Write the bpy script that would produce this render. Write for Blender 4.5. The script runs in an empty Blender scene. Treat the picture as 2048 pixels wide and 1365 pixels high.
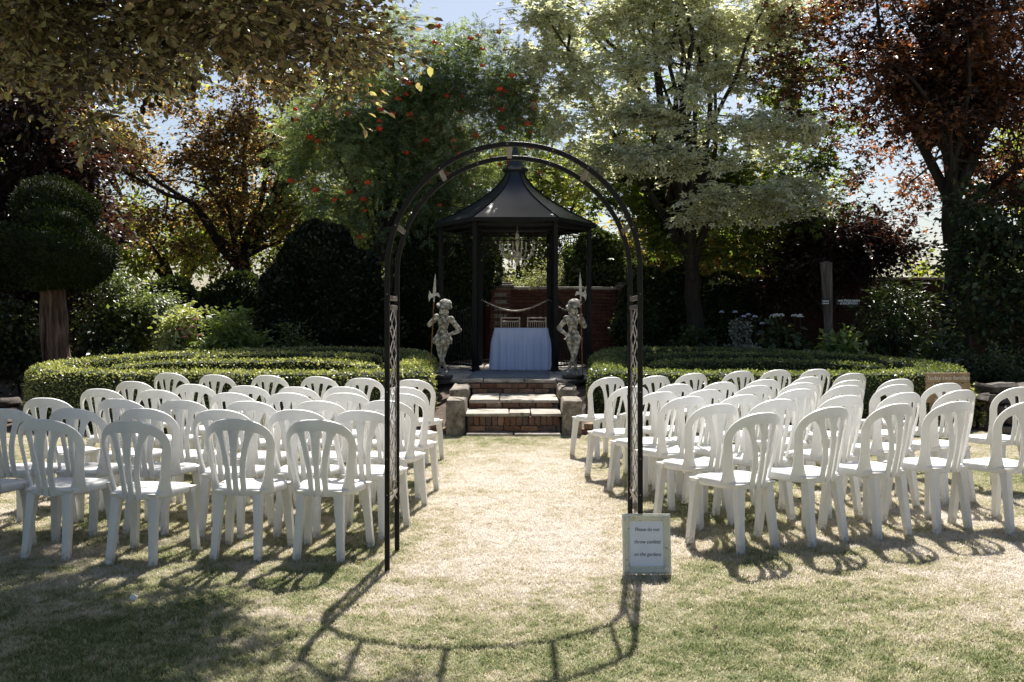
import bpy, bmesh, math, random
import numpy as np
from mathutils import Vector, Matrix, noise

random.seed(7)
RNG = np.random.default_rng(7)
scene = bpy.context.scene
C = bpy.data.collections.new('garden')
scene.collection.children.link(C)
PI = math.pi
R = math.radians

# ---------------------------------------------------------------- camera
CAM_H = 1.47
cam_d = bpy.data.cameras.new('camera')
cam_d.lens = 35.16
cam_d.sensor_width = 36.0
cam_d.shift_y = -42.5 / 2048
cam_d.clip_start = 0.05
cam_d.clip_end = 2000
cam = bpy.data.objects.new('camera', cam_d)
C.objects.link(cam)
cam.location = (0, 0, CAM_H)
cam.rotation_euler = (R(90), 0, 0)
scene.camera = cam

# ---------------------------------------------------------------- sky, sun, exposure
SUN_AZ = R(8.4)          # to the right of straight ahead
SUN_EL = R(52.7)
world = bpy.data.worlds.new('World')
scene.world = world
world.use_nodes = True
wn = world.node_tree
for n in list(wn.nodes):
    wn.nodes.remove(n)
sky = wn.nodes.new('ShaderNodeTexSky')
sky.sky_type = 'NISHITA'
sky.sun_disc = False
sky.sun_elevation = SUN_EL
sky.sun_rotation = SUN_AZ
sky.air_density = 1.0
sky.dust_density = 1.7
sky.ozone_density = 1.0
bg = wn.nodes.new('ShaderNodeBackground')
bg.inputs['Strength'].default_value = 0.050
wo = wn.nodes.new('ShaderNodeOutputWorld')
wn.links.new(sky.outputs[0], bg.inputs['Color'])
wn.links.new(bg.outputs[0], wo.inputs['Surface'])

sun_d = bpy.data.lights.new('sun', 'SUN')
sun_d.energy = 5.0
sun_d.angle = R(0.48)
sun_d.color = (1.0, 0.955, 0.89)
sun = bpy.data.objects.new('sun', sun_d)
C.objects.link(sun)
to_sun = Vector((math.sin(SUN_AZ) * math.cos(SUN_EL), math.cos(SUN_AZ) * math.cos(SUN_EL), math.sin(SUN_EL)))
sun.rotation_euler = (-to_sun).to_track_quat('-Z', 'Y').to_euler()
sun.location = (6, 30, 40)

scene.view_settings.view_transform = 'Standard'
scene.view_settings.look = 'None'
scene.view_settings.exposure = 1.22
scene.view_settings.gamma = 1.0
scene.view_settings.use_curve_mapping = False
scene.cycles.max_bounces = 8
scene.cycles.transparent_max_bounces = 8
scene.cycles.use_denoising = True


def at(px, py, Y):
    """place (photograph pixel) at depth Y -> world point"""
    return Vector(((px - 1024) * Y / 2000, Y, CAM_H - (py - 640) * Y / 2000))


# ---------------------------------------------------------------- materials
MATS = {}


def new_mat(name):
    m = bpy.data.materials.new(name)
    m.use_nodes = True
    nt = m.node_tree
    for n in list(nt.nodes):
        nt.nodes.remove(n)
    out = nt.nodes.new('ShaderNodeOutputMaterial')
    MATS[name] = m
    return m, nt, out


def N(nt, kind, **kw):
    n = nt.nodes.new(kind)
    for k, v in kw.items():
        if k in n.inputs:
            n.inputs[k].default_value = v
        else:
            setattr(n, k, v)
    return n


def ramp(nt, fac, stops, interp='LINEAR'):
    r = nt.nodes.new('ShaderNodeValToRGB')
    r.color_ramp.interpolation = interp
    els = r.color_ramp.elements
    while len(els) < len(stops):
        els.new(0.5)
    for e, (p, c) in zip(els, stops):
        e.position = p
        e.color = (c[0], c[1], c[2], 1)
    nt.links.new(fac, r.inputs['Fac'])
    return r.outputs['Color']


def mixc(nt, fac, a, b, blend='MIX'):
    m = nt.nodes.new('ShaderNodeMix')
    m.data_type = 'RGBA'
    m.blend_type = blend
    for s, v in ((m.inputs[0], fac), (m.inputs[6], a), (m.inputs[7], b)):
        if hasattr(v, 'is_linked') or hasattr(v, 'links'):
            nt.links.new(v, s)
        elif isinstance(v, (int, float)):
            s.default_value = v
        else:
            s.default_value = (v[0], v[1], v[2], 1)
    return m.outputs[2]


def noise_fac(nt, scale, detail=4, rough=0.55, coord='Object', dist=0.0, vec=None):
    if vec is None:
        tc = nt.nodes.new('ShaderNodeTexCoord')
        vec = tc.outputs[coord]
    n = N(nt, 'ShaderNodeTexNoise', Scale=scale, Detail=detail, Roughness=rough, Distortion=dist)
    nt.links.new(vec, n.inputs['Vector'])
    return n.outputs['Fac']


def world_pos(nt):
    return nt.nodes.new('ShaderNodeNewGeometry').outputs['Position']


def surface(name, stops, scale=6.0, rough=0.6, metallic=0.0, bump=0.0, bump_scale=60.0, spec=0.4, coord='Object',
            speck=None, island=0.0, vec_world=False, tints=None, stretch=None):
    """base colour from a noise ramp, fine relief from a second noise"""
    m, nt, out = new_mat(name)
    b = N(nt, 'ShaderNodeBsdfPrincipled', Roughness=rough, Metallic=metallic)
    b.inputs['Specular IOR Level'].default_value = spec
    vec = world_pos(nt) if vec_world else None
    if stretch:
        tc_ = nt.nodes.new('ShaderNodeTexCoord')
        mp_ = nt.nodes.new('ShaderNodeMapping')
        mp_.inputs['Scale'].default_value = stretch
        nt.links.new(tc_.outputs[coord], mp_.inputs['Vector'])
        vec = mp_.outputs[0]
    col = ramp(nt, noise_fac(nt, scale, 6, 0.62, coord, 0.3, vec), stops)
    if speck:
        f = noise_fac(nt, speck[0], 3, 0.6, coord, 0, vec)
        f2 = ramp(nt, f, [(speck[1], (0, 0, 0)), (speck[1] + speck[2], (1, 1, 1))])
        col = mixc(nt, f2, col, speck[3])
    if tints:
        gi_ = nt.nodes.new('ShaderNodeObjectInfo')
        k_ = len(tints)
        tc_ = ramp(nt, gi_.outputs['Random'], [(i / k_, c) for i, c in enumerate(tints)], 'CONSTANT')
        col = mixc(nt, 0.75, col, tc_)
        col = mixc(nt, 1.0, col, ramp(nt, noise_fac(nt, 20, 5, 0.7, coord, 0, vec), [(0.25, (0.45, 0.45, 0.45)), (0.7, (1.25, 1.25, 1.25))]), 'MULTIPLY')
    if island:
        g = nt.nodes.new('ShaderNodeObjectInfo')
        mr = N(nt, 'ShaderNodeMapRange')
        mr.inputs['To Min'].default_value = 1 - island
        mr.inputs['To Max'].default_value = 1 + island
        nt.links.new(g.outputs['Random'], mr.inputs['Value'])
        v = nt.nodes.new('ShaderNodeVectorMath')
        v.operation = 'SCALE'
        nt.links.new(col, v.inputs[0])
        nt.links.new(mr.outputs[0], v.inputs['Scale'])
        col = v.outputs[0]
    nt.links.new(col, b.inputs['Base Color'])
    if bump:
        bn = N(nt, 'ShaderNodeBump', Strength=bump, Distance=0.01)
        nt.links.new(noise_fac(nt, bump_scale, 5, 0.6, coord, 0, vec), bn.inputs['Height'])
        nt.links.new(bn.outputs[0], b.inputs['Normal'])
    nt.links.new(b.outputs[0], out.inputs['Surface'])
    return m


def leaf_mat(name, cols, trans=0.45, rough=0.42, spec=0.35, warm=(1.25, 1.2, 0.55), patch=0.35, patch_scale=1.3, edge=None):
    """leaf: diffuse + sheen + light passing through; colour varies by leaf and by patch of crown"""
    m, nt, out = new_mat(name)
    g = nt.nodes.new('ShaderNodeNewGeometry')
    k = len(cols)
    stops = [((i + 0.0) / max(1, k - 1), c) for i, c in enumerate(cols)]
    nf = noise_fac(nt, patch_scale, 3, 0.5, vec=g.outputs['Position'])
    mr = N(nt, 'ShaderNodeMapRange')
    mr.inputs['From Min'].default_value = 0.3
    mr.inputs['From Max'].default_value = 0.7
    mr.inputs['To Min'].default_value = -patch
    mr.inputs['To Max'].default_value = patch
    nt.links.new(nf, mr.inputs['Value'])
    ad = N(nt, 'ShaderNodeMath', operation='ADD', use_clamp=True)
    nt.links.new(g.outputs['Random Per Island'], ad.inputs[0])
    nt.links.new(mr.outputs[0], ad.inputs[1])
    col = ramp(nt, ad.outputs[0], stops)
    if edge:
        a = nt.nodes.new('ShaderNodeAttribute')
        a.attribute_name = 'edge'
        ef = ramp(nt, a.outputs['Fac'], [(edge[0], (0, 0, 0)), (edge[1], (1, 1, 1))])
        col = mixc(nt, ef, edge[2], col)
    b = N(nt, 'ShaderNodeBsdfPrincipled', Roughness=rough)
    b.inputs['Specular IOR Level'].default_value = spec
    nt.links.new(col, b.inputs['Base Color'])
    t = nt.nodes.new('ShaderNodeBsdfTranslucent')
    tcol = mixc(nt, 1.0, col, warm, 'MULTIPLY')
    nt.links.new(tcol, t.inputs['Color'])
    mx = N(nt, 'ShaderNodeMixShader', Fac=trans)
    nt.links.new(b.outputs[0], mx.inputs[1])
    nt.links.new(t.outputs[0], mx.inputs[2])
    nt.links.new(mx.outputs[0], out.inputs['Surface'])
    return m


def plastic(name, col, rough=0.35, coat=0.0):
    m, nt, out = new_mat(name)
    b = N(nt, 'ShaderNodeBsdfPrincipled', Roughness=rough)
    f = noise_fac(nt, 9, 5, 0.65, vec=world_pos(nt))
    c = ramp(nt, f, [(0.35, tuple(v * 0.93 for v in col)), (0.65, col)])
    oi_ = nt.nodes.new('ShaderNodeObjectInfo')
    tint_ = ramp(nt, oi_.outputs['Random'], [(0.0, (0.93, 0.93, 0.92)), (0.5, (0.99, 0.985, 0.965)), (1.0, (1, 1, 1))])
    c = mixc(nt, 1.0, c, tint_, 'MULTIPLY')
    tc_ = nt.nodes.new('ShaderNodeTexCoord')
    sp_ = nt.nodes.new('ShaderNodeSeparateXYZ')
    nt.links.new(tc_.outputs['Object'], sp_.inputs[0])
    lo_ = N(nt, 'ShaderNodeMapRange')
    lo_.inputs['From Min'].default_value = 0.075
    lo_.inputs['From Max'].default_value = 0.0
    nt.links.new(sp_.outputs['Z'], lo_.inputs['Value'])
    nd_ = ramp(nt, noise_fac(nt, 45, 4, 0.7, vec=world_pos(nt)), [(0.40, (0, 0, 0)), (0.62, (1, 1, 1))])
    dm_ = N(nt, 'ShaderNodeMath', operation='MULTIPLY')
    nt.links.new(lo_.outputs[0], dm_.inputs[0])
    nt.links.new(nd_, dm_.inputs[1])
    c = mixc(nt, dm_.outputs[0], c, (0.20, 0.17, 0.10))
    sf_ = ramp(nt, noise_fac(nt, 26, 6, 0.75, vec=world_pos(nt), dist=1.5), [(0.66, (0, 0, 0)), (0.74, (0.45, 0.45, 0.45))])
    c = mixc(nt, sf_, c, (0.50, 0.48, 0.43))
    nt.links.new(c, b.inputs['Base Color'])
    rr = ramp(nt, f, [(0.3, (rough + 0.12,) * 3), (0.7, (rough - 0.05,) * 3)])
    nt.links.new(rr, b.inputs['Roughness'])
    t = nt.nodes.new('ShaderNodeBsdfTranslucent')
    nt.links.new(c, t.inputs['Color'])
    mx = N(nt, 'ShaderNodeMixShader', Fac=coat)
    nt.links.new(b.outputs[0], mx.inputs[1])
    nt.links.new(t.outputs[0], mx.inputs[2])
    nt.links.new(mx.outputs[0], out.inputs['Surface'])
    return m


def emit(name, col, strength):
    m, nt, out = new_mat(name)
    e = N(nt, 'ShaderNodeEmission', Strength=strength)
    e.inputs['Color'].default_value = (*col, 1)
    nt.links.new(e.outputs[0], out.inputs['Surface'])
    return m


def lawn_colour(nt):
    """parched lawn: straw in trodden parts, green in clumps; worked out from world position so turf and blades agree"""
    p = world_pos(nt)
    big = noise_fac(nt, 0.42, 3, 0.5, vec=p, dist=0.6)
    mid = noise_fac(nt, 2.3, 4, 0.6, vec=p, dist=0.4)
    fine = noise_fac(nt, 34, 3, 0.7, vec=p)
    clump = noise_fac(nt, 8.5, 4, 0.65, vec=p, dist=0.8)
    sep = nt.nodes.new('ShaderNodeSeparateXYZ')
    nt.links.new(p, sep.inputs[0])
    # trodden aisle and the dry far lawn
    def m1(op, a, b=None, clamp=False):
        n = N(nt, 'ShaderNodeMath', operation=op, use_clamp=clamp)
        for i, v in enumerate((a, b)):
            if v is None:
                continue
            if isinstance(v, (int, float)):
                n.inputs[i].default_value = v
            else:
                nt.links.new(v, n.inputs[i])
        return n.outputs[0]
    def smooth(val, lo, hi):
        n = N(nt, 'ShaderNodeMapRange', interpolation_type='SMOOTHSTEP')
        n.inputs['From Min'].default_value = lo
        n.inputs['From Max'].default_value = hi
        nt.links.new(val, n.inputs['Value'])
        return n.outputs[0]
    ax = m1('ABSOLUTE', m1('SUBTRACT', sep.outputs['X'], 0.12))
    aisle = m1('SUBTRACT', 1.0, smooth(ax, 0.3, 1.25))
    ylim = m1('MULTIPLY', smooth(sep.outputs['Y'], 4.4, 6.0), m1('SUBTRACT', 1.0, smooth(sep.outputs['Y'], 9.6, 11.8)))
    aisle = m1('MULTIPLY', aisle, ylim)
    right = m1('MULTIPLY', smooth(sep.outputs['X'], 0.8, 2.6), m1('SUBTRACT', 1.0, smooth(sep.outputs['Y'], 6.2, 7.8)))
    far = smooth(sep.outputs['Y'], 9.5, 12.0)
    s = m1('ADD', m1('MULTIPLY', aisle, 0.50), m1('MULTIPLY', right, 0.30))
    s = m1('ADD', s, m1('MULTIPLY', m1('SUBTRACT', big, 0.5), 1.2))
    s = m1('ADD', s, m1('MULTIPLY', m1('SUBTRACT', clump, 0.5), 1.5))
    s = m1('ADD', s, m1('MULTIPLY', m1('SUBTRACT', mid, 0.5), 1.1))
    s = m1('ADD', s, m1('MULTIPLY', m1('SUBTRACT', fine, 0.5), 0.55))
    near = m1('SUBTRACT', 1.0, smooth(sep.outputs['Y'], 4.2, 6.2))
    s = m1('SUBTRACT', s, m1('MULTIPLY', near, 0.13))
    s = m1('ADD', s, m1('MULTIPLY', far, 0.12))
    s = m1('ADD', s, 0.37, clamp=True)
    return s


def lawn_mat(name, blade):
    m, nt, out = new_mat(name)
    s = lawn_colour(nt)
    b = N(nt, 'ShaderNodeBsdfPrincipled', Roughness=0.75)
    b.inputs['Specular IOR Level'].default_value = 0.25
    if blade:
        g = nt.nodes.new('ShaderNodeNewGeometry')
        ad = N(nt, 'ShaderNodeMath', operation='MULTIPLY_ADD')
        nt.links.new(g.outputs['Random Per Island'], ad.inputs[0])
        ad.inputs[1].default_value = 0.5
        ad2 = N(nt, 'ShaderNodeMath', operation='ADD', use_clamp=True)
        nt.links.new(s, ad.inputs[2])
        nt.links.new(ad.outputs[0], ad2.inputs[0])
        ad2.inputs[1].default_value = -0.25
        s = ad2.outputs[0]
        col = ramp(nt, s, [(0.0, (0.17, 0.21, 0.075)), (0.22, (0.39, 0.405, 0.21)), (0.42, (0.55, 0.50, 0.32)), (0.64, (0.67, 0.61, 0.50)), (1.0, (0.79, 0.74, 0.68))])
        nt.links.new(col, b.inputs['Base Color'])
        t = nt.nodes.new('ShaderNodeBsdfTranslucent')
        nt.links.new(col, t.inputs['Color'])
        mx = N(nt, 'ShaderNodeMixShader', Fac=0.45)
        nt.links.new(b.outputs[0], mx.inputs[1])
        nt.links.new(t.outputs[0], mx.inputs[2])
        nt.links.new(mx.outputs[0], out.inputs['Surface'])
    else:
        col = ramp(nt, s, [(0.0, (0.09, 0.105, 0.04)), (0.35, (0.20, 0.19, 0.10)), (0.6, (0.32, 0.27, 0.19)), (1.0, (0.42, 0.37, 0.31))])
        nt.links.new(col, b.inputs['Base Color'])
        bn = N(nt, 'ShaderNodeBump', Strength=0.8, Distance=0.02)
        nt.links.new(noise_fac(nt, 70, 5, 0.7, vec=world_pos(nt)), bn.inputs['Height'])
        nt.links.new(bn.outputs[0], b.inputs['Normal'])
        nt.links.new(b.outputs[0], out.inputs['Surface'])
    return m


M = MATS
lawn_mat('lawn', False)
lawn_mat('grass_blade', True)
surface('soil', [(0.3, (0.035, 0.024, 0.016)), (0.55, (0.09, 0.062, 0.042)), (0.75, (0.17, 0.125, 0.09))], 3.5, 0.95, bump=1.0, bump_scale=28, vec_world=True)
plastic('chair_plastic', (0.82, 0.815, 0.80), 0.34, 0.12)
surface('black_metal', [(0.3, (0.006, 0.006, 0.006)), (0.7, (0.012, 0.011, 0.010))], 8, 0.42, 0.0, 0.15, 90, spec=0.16)
surface('arch_metal', [(0.35, (0.007, 0.006, 0.005)), (0.6, (0.012, 0.010, 0.008)), (0.8, (0.028, 0.017, 0.012))], 14, 0.42, 0.0, 0.25, 120, spec=0.2)
surface('lit_metal', [(0.35, (0.14, 0.12, 0.10)), (0.7, (0.26, 0.235, 0.21))], 20, 0.35, 0.3, 0.1, 120, spec=0.6)  # bars of the black arch, paled: sunlight on them put into the colour
surface('roof_metal', [(0.3, (0.016, 0.021, 0.028)), (0.6, (0.030, 0.036, 0.045)), (0.8, (0.040, 0.046, 0.056))], 2.2, 0.34, 0.1, 0.12, 40, spec=0.5)
surface('brick', [(0.25, (0.16, 0.065, 0.04)), (0.5, (0.27, 0.115, 0.065)), (0.75, (0.38, 0.20, 0.12))], 7, 0.9, bump=0.8, bump_scale=70, vec_world=True, island=0.3,
        speck=(16, 0.62, 0.1, (0.36, 0.31, 0.25)), tints=[(0.21, 0.105, 0.065), (0.17, 0.115, 0.082), (0.27, 0.155, 0.095), (0.075, 0.07, 0.07), (0.26, 0.20, 0.14), (0.12, 0.07, 0.05), (0.09, 0.068, 0.055), (0.22, 0.14, 0.09)])
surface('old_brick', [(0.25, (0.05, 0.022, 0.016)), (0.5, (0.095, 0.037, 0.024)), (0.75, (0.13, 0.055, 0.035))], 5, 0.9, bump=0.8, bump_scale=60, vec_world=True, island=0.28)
surface('shaded_brick', [(0.25, (0.03, 0.017, 0.012)), (0.5, (0.055, 0.027, 0.018)), (0.75, (0.075, 0.04, 0.027))], 5, 0.95, vec_world=True)  # brick darkened for walls under the trees; shade is in the colour
surface('mortar', [(0.3, (0.11, 0.095, 0.08)), (0.7, (0.26, 0.23, 0.19))], 9, 0.95, bump=0.7, bump_scale=60, vec_world=True)
surface('york_stone', [(0.25, (0.17, 0.145, 0.115)), (0.5, (0.37, 0.33, 0.27)), (0.75, (0.54, 0.49, 0.42))], 4, 0.85, bump=0.7, bump_scale=40, vec_world=True, island=0.22,
        speck=(11, 0.60, 0.08, (0.11, 0.105, 0.075)))
surface('pier_stone', [(0.3, (0.07, 0.058, 0.045)), (0.5, (0.17, 0.145, 0.115)), (0.7, (0.32, 0.27, 0.21))], 8, 0.9, bump=1.0, bump_scale=45, vec_world=True, island=0.2,
        speck=(18, 0.58, 0.08, (0.07, 0.066, 0.05)))
surface('statue_stone', [(0.34, (0.045, 0.038, 0.028)), (0.47, (0.20, 0.185, 0.145)), (0.60, (0.46, 0.445, 0.385))], 20, 0.8, bump=0.5, bump_scale=90, speck=(30, 0.66, 0.05, (0.07, 0.06, 0.04)))
surface('bronze_base', [(0.3, (0.02, 0.018, 0.016)), (0.7, (0.055, 0.048, 0.042))], 12, 0.5, bump=0.4, bump_scale=50)
surface('rusty_pole', [(0.3, (0.10, 0.045, 0.022)), (0.7, (0.24, 0.12, 0.06))], 20, 0.7)
surface('grey_iron', [(0.3, (0.22, 0.215, 0.20)), (0.7, (0.50, 0.49, 0.46))], 20, 0.5, 0.3)
surface('cloth', [(0.3, (0.60, 0.66, 0.86)), (0.7, (0.66, 0.72, 0.90))], 3, 0.9, bump=0.15, bump_scale=200)
surface('limewash', [(0.3, (0.42, 0.33, 0.24)), (0.7, (0.60, 0.50, 0.39))], 14, 0.6)
surface('carpet', [(0.3, (0.13, 0.145, 0.16)), (0.7, (0.21, 0.23, 0.25))], 10, 0.95, bump=0.6, bump_scale=200)
surface('bark', [(0.3, (0.012, 0.009, 0.007)), (0.55, (0.032, 0.025, 0.019)), (0.75, (0.045, 0.036, 0.028))], 12, 0.9, bump=1.0, bump_scale=24, stretch=(1, 1, 0.2))
surface('yew_bark', [(0.32, (0.02, 0.013, 0.010)), (0.5, (0.10, 0.06, 0.043)), (0.68, (0.22, 0.15, 0.115))], 14, 0.9, bump=1.0, bump_scale=30, stretch=(1, 1, 0.10))
surface('twig', [(0.3, (0.03, 0.022, 0.016)), (0.7, (0.075, 0.056, 0.04))], 9, 0.9)
surface('weathered_post', [(0.3, (0.055, 0.042, 0.033)), (0.5, (0.10, 0.083, 0.07)), (0.7, (0.21, 0.19, 0.17))], 16, 0.9, bump=1.0, bump_scale=34, stretch=(1, 1, 0.10))
surface('board_wood', [(0.3, (0.19, 0.125, 0.07)), (0.55, (0.30, 0.215, 0.13)), (0.75, (0.36, 0.27, 0.175))], 6, 0.8, bump=0.5, bump_scale=50, speck=(13, 0.66, 0.05, (0.07, 0.045, 0.025)), island=0.15)
surface('chalk', [(0.3, (0.68, 0.63, 0.55)), (0.7, (0.78, 0.73, 0.66))], 30, 0.9)
surface('frame_cream', [(0.3, (0.55, 0.55, 0.45)), (0.7, (0.68, 0.68, 0.58))], 12, 0.6, bump=0.4, bump_scale=60, speck=(40, 0.64, 0.04, (0.30, 0.25, 0.18)))
surface('paper', [(0.3, (0.63, 0.67, 0.77)), (0.7, (0.69, 0.73, 0.82))], 9, 0.5)
surface('ink', [(0.3, (0.02, 0.02, 0.025)), (0.7, (0.03, 0.03, 0.035))], 9, 0.7)
surface('sign_black', [(0.3, (0.010, 0.010, 0.012)), (0.7, (0.02, 0.02, 0.022))], 9, 0.5)
surface('letter_white', [(0.3, (0.72, 0.74, 0.76)), (0.7, (0.82, 0.84, 0.86))], 9, 0.6)
surface('brass', [(0.3, (0.42, 0.27, 0.12)), (0.7, (0.62, 0.45, 0.24))], 20, 0.35, 0.8)
surface('crystal', [(0.3, (0.62, 0.54, 0.44)), (0.7, (0.85, 0.80, 0.72))], 60, 0.12, 0.0, spec=1.0)
surface('bulb', [(0.3, (0.80, 0.74, 0.58)), (0.7, (0.88, 0.84, 0.70))], 20, 0.25)
surface('lantern_glass', [(0.3, (0.30, 0.32, 0.30)), (0.7, (0.50, 0.52, 0.50))], 20, 0.15, spec=0.8)
surface('berry', [(0.3, (0.55, 0.045, 0.015)), (0.7, (0.75, 0.09, 0.025))], 20, 0.4)
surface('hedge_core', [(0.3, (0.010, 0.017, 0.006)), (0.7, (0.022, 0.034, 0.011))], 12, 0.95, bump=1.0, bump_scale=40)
surface('petal_white', [(0.3, (0.62, 0.62, 0.58)), (0.7, (0.78, 0.78, 0.74))], 30, 0.7)
surface('petal_pink', [(0.3, (0.50, 0.20, 0.18)), (0.7, (0.62, 0.34, 0.30))], 30, 0.7)
surface('petal_blue', [(0.3, (0.42, 0.43, 0.62)), (0.7, (0.58, 0.60, 0.74))], 30, 0.7)
surface('slate_stone', [(0.3, (0.05, 0.042, 0.036)), (0.55, (0.12, 0.10, 0.085)), (0.75, (0.22, 0.19, 0.16))], 6, 0.9, bump=1.0, bump_scale=30, vec_world=True, island=0.3)

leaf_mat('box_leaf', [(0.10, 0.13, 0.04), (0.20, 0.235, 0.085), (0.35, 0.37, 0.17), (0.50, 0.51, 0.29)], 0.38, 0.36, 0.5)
leaf_mat('box_leaf_shaded', [(0.08, 0.11, 0.035), (0.16, 0.20, 0.075), (0.30, 0.34, 0.16)], 0.4, 0.36, 0.5)  # same box leaf, darkened to carry the shade on the maple side
leaf_mat('yew_leaf', [(0.008, 0.014, 0.005), (0.016, 0.027, 0.008), (0.036, 0.052, 0.014)], 0.15, 0.6, 0.15)
leaf_mat('holly_leaf', [(0.010, 0.016, 0.008), (0.02, 0.03, 0.014)], 0.10, 0.35, 0.4)
leaf_mat('beech_near', [(0.03, 0.023, 0.015), (0.065, 0.05, 0.03), (0.125, 0.115, 0.058), (0.36, 0.37, 0.19), (0.27, 0.19, 0.12)], 0.48, 0.34, 0.6, warm=(1.35, 1.2, 0.65), patch_scale=0.8)
leaf_mat('beech_far', [(0.04, 0.03, 0.02), (0.12, 0.085, 0.045), (0.28, 0.21, 0.11), (0.46, 0.37, 0.20)], 0.62, 0.42, 0.4, warm=(1.5, 1.25, 0.65), patch_scale=0.5)
leaf_mat('rowan_leaf', [(0.06, 0.105, 0.055), (0.13, 0.19, 0.095), (0.23, 0.30, 0.16), (0.36, 0.41, 0.23)], 0.5, 0.42, 0.45, patch_scale=0.7)
leaf_mat('variegated_leaf', [(0.56, 0.57, 0.42), (0.68, 0.68, 0.54), (0.78, 0.77, 0.64)], 0.50, 0.45, 0.35, warm=(1.05, 1.06, 0.80), patch_scale=0.5, edge=(0.16, 0.32, (0.20, 0.27, 0.10)))
leaf_mat('maple_green', [(0.045, 0.075, 0.02), (0.10, 0.145, 0.04), (0.19, 0.24, 0.075)], 0.55, 0.42, 0.35, warm=(1.5, 1.5, 0.5), patch_scale=0.6)
leaf_mat('crimson_leaf', [(0.022, 0.014, 0.011), (0.055, 0.030, 0.021), (0.12, 0.06, 0.036), (0.30, 0.15, 0.085)], 0.46, 0.4, 0.4, warm=(1.7, 1.2, 0.65), patch_scale=0.6)
leaf_mat('plum_leaf', [(0.016, 0.010, 0.011), (0.034, 0.018, 0.016), (0.06, 0.03, 0.02)], 0.35, 0.4, 0.4, warm=(1.9, 1.2, 0.7))
leaf_mat('wood_leaf', [(0.07, 0.10, 0.03), (0.15, 0.19, 0.06), (0.26, 0.30, 0.10), (0.38, 0.39, 0.16)], 0.55, 0.45, 0.3, warm=(1.5, 1.45, 0.5), patch_scale=0.35)
leaf_mat('golden_leaf', [(0.16, 0.15, 0.05), (0.28, 0.25, 0.08), (0.40, 0.34, 0.13)], 0.5, 0.45, 0.3, warm=(1.4, 1.25, 0.6), patch_scale=0.5)
leaf_mat('willow_leaf', [(0.17, 0.20, 0.11), (0.28, 0.31, 0.19), (0.40, 0.42, 0.29)], 0.4, 0.4, 0.4)
leaf_mat('shrub_leaf', [(0.07, 0.11, 0.035), (0.14, 0.19, 0.07), (0.26, 0.31, 0.13)], 0.4, 0.38, 0.45)
leaf_mat('dark_shrub_leaf', [(0.022, 0.038, 0.015), (0.045, 0.07, 0.026), (0.09, 0.125, 0.045)], 0.35, 0.36, 0.45)
leaf_mat('ivy_leaf', [(0.016, 0.026, 0.010), (0.032, 0.05, 0.016), (0.07, 0.095, 0.03)], 0.35, 0.32, 0.5)
leaf_mat('hosta_leaf', [(0.10, 0.16, 0.045), (0.19, 0.26, 0.085), (0.31, 0.38, 0.15)], 0.4, 0.34, 0.5)
leaf_mat('silver_leaf', [(0.17, 0.19, 0.17), (0.29, 0.31, 0.28), (0.42, 0.44, 0.42)], 0.3, 0.45, 0.4)
leaf_mat('pale_leaf', [(0.26, 0.30, 0.13), (0.42, 0.46, 0.22), (0.56, 0.59, 0.36)], 0.4, 0.4, 0.4)
leaf_mat('fern_leaf', [(0.05, 0.085, 0.022), (0.09, 0.14, 0.04)], 0.45, 0.45, 0.3)


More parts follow.
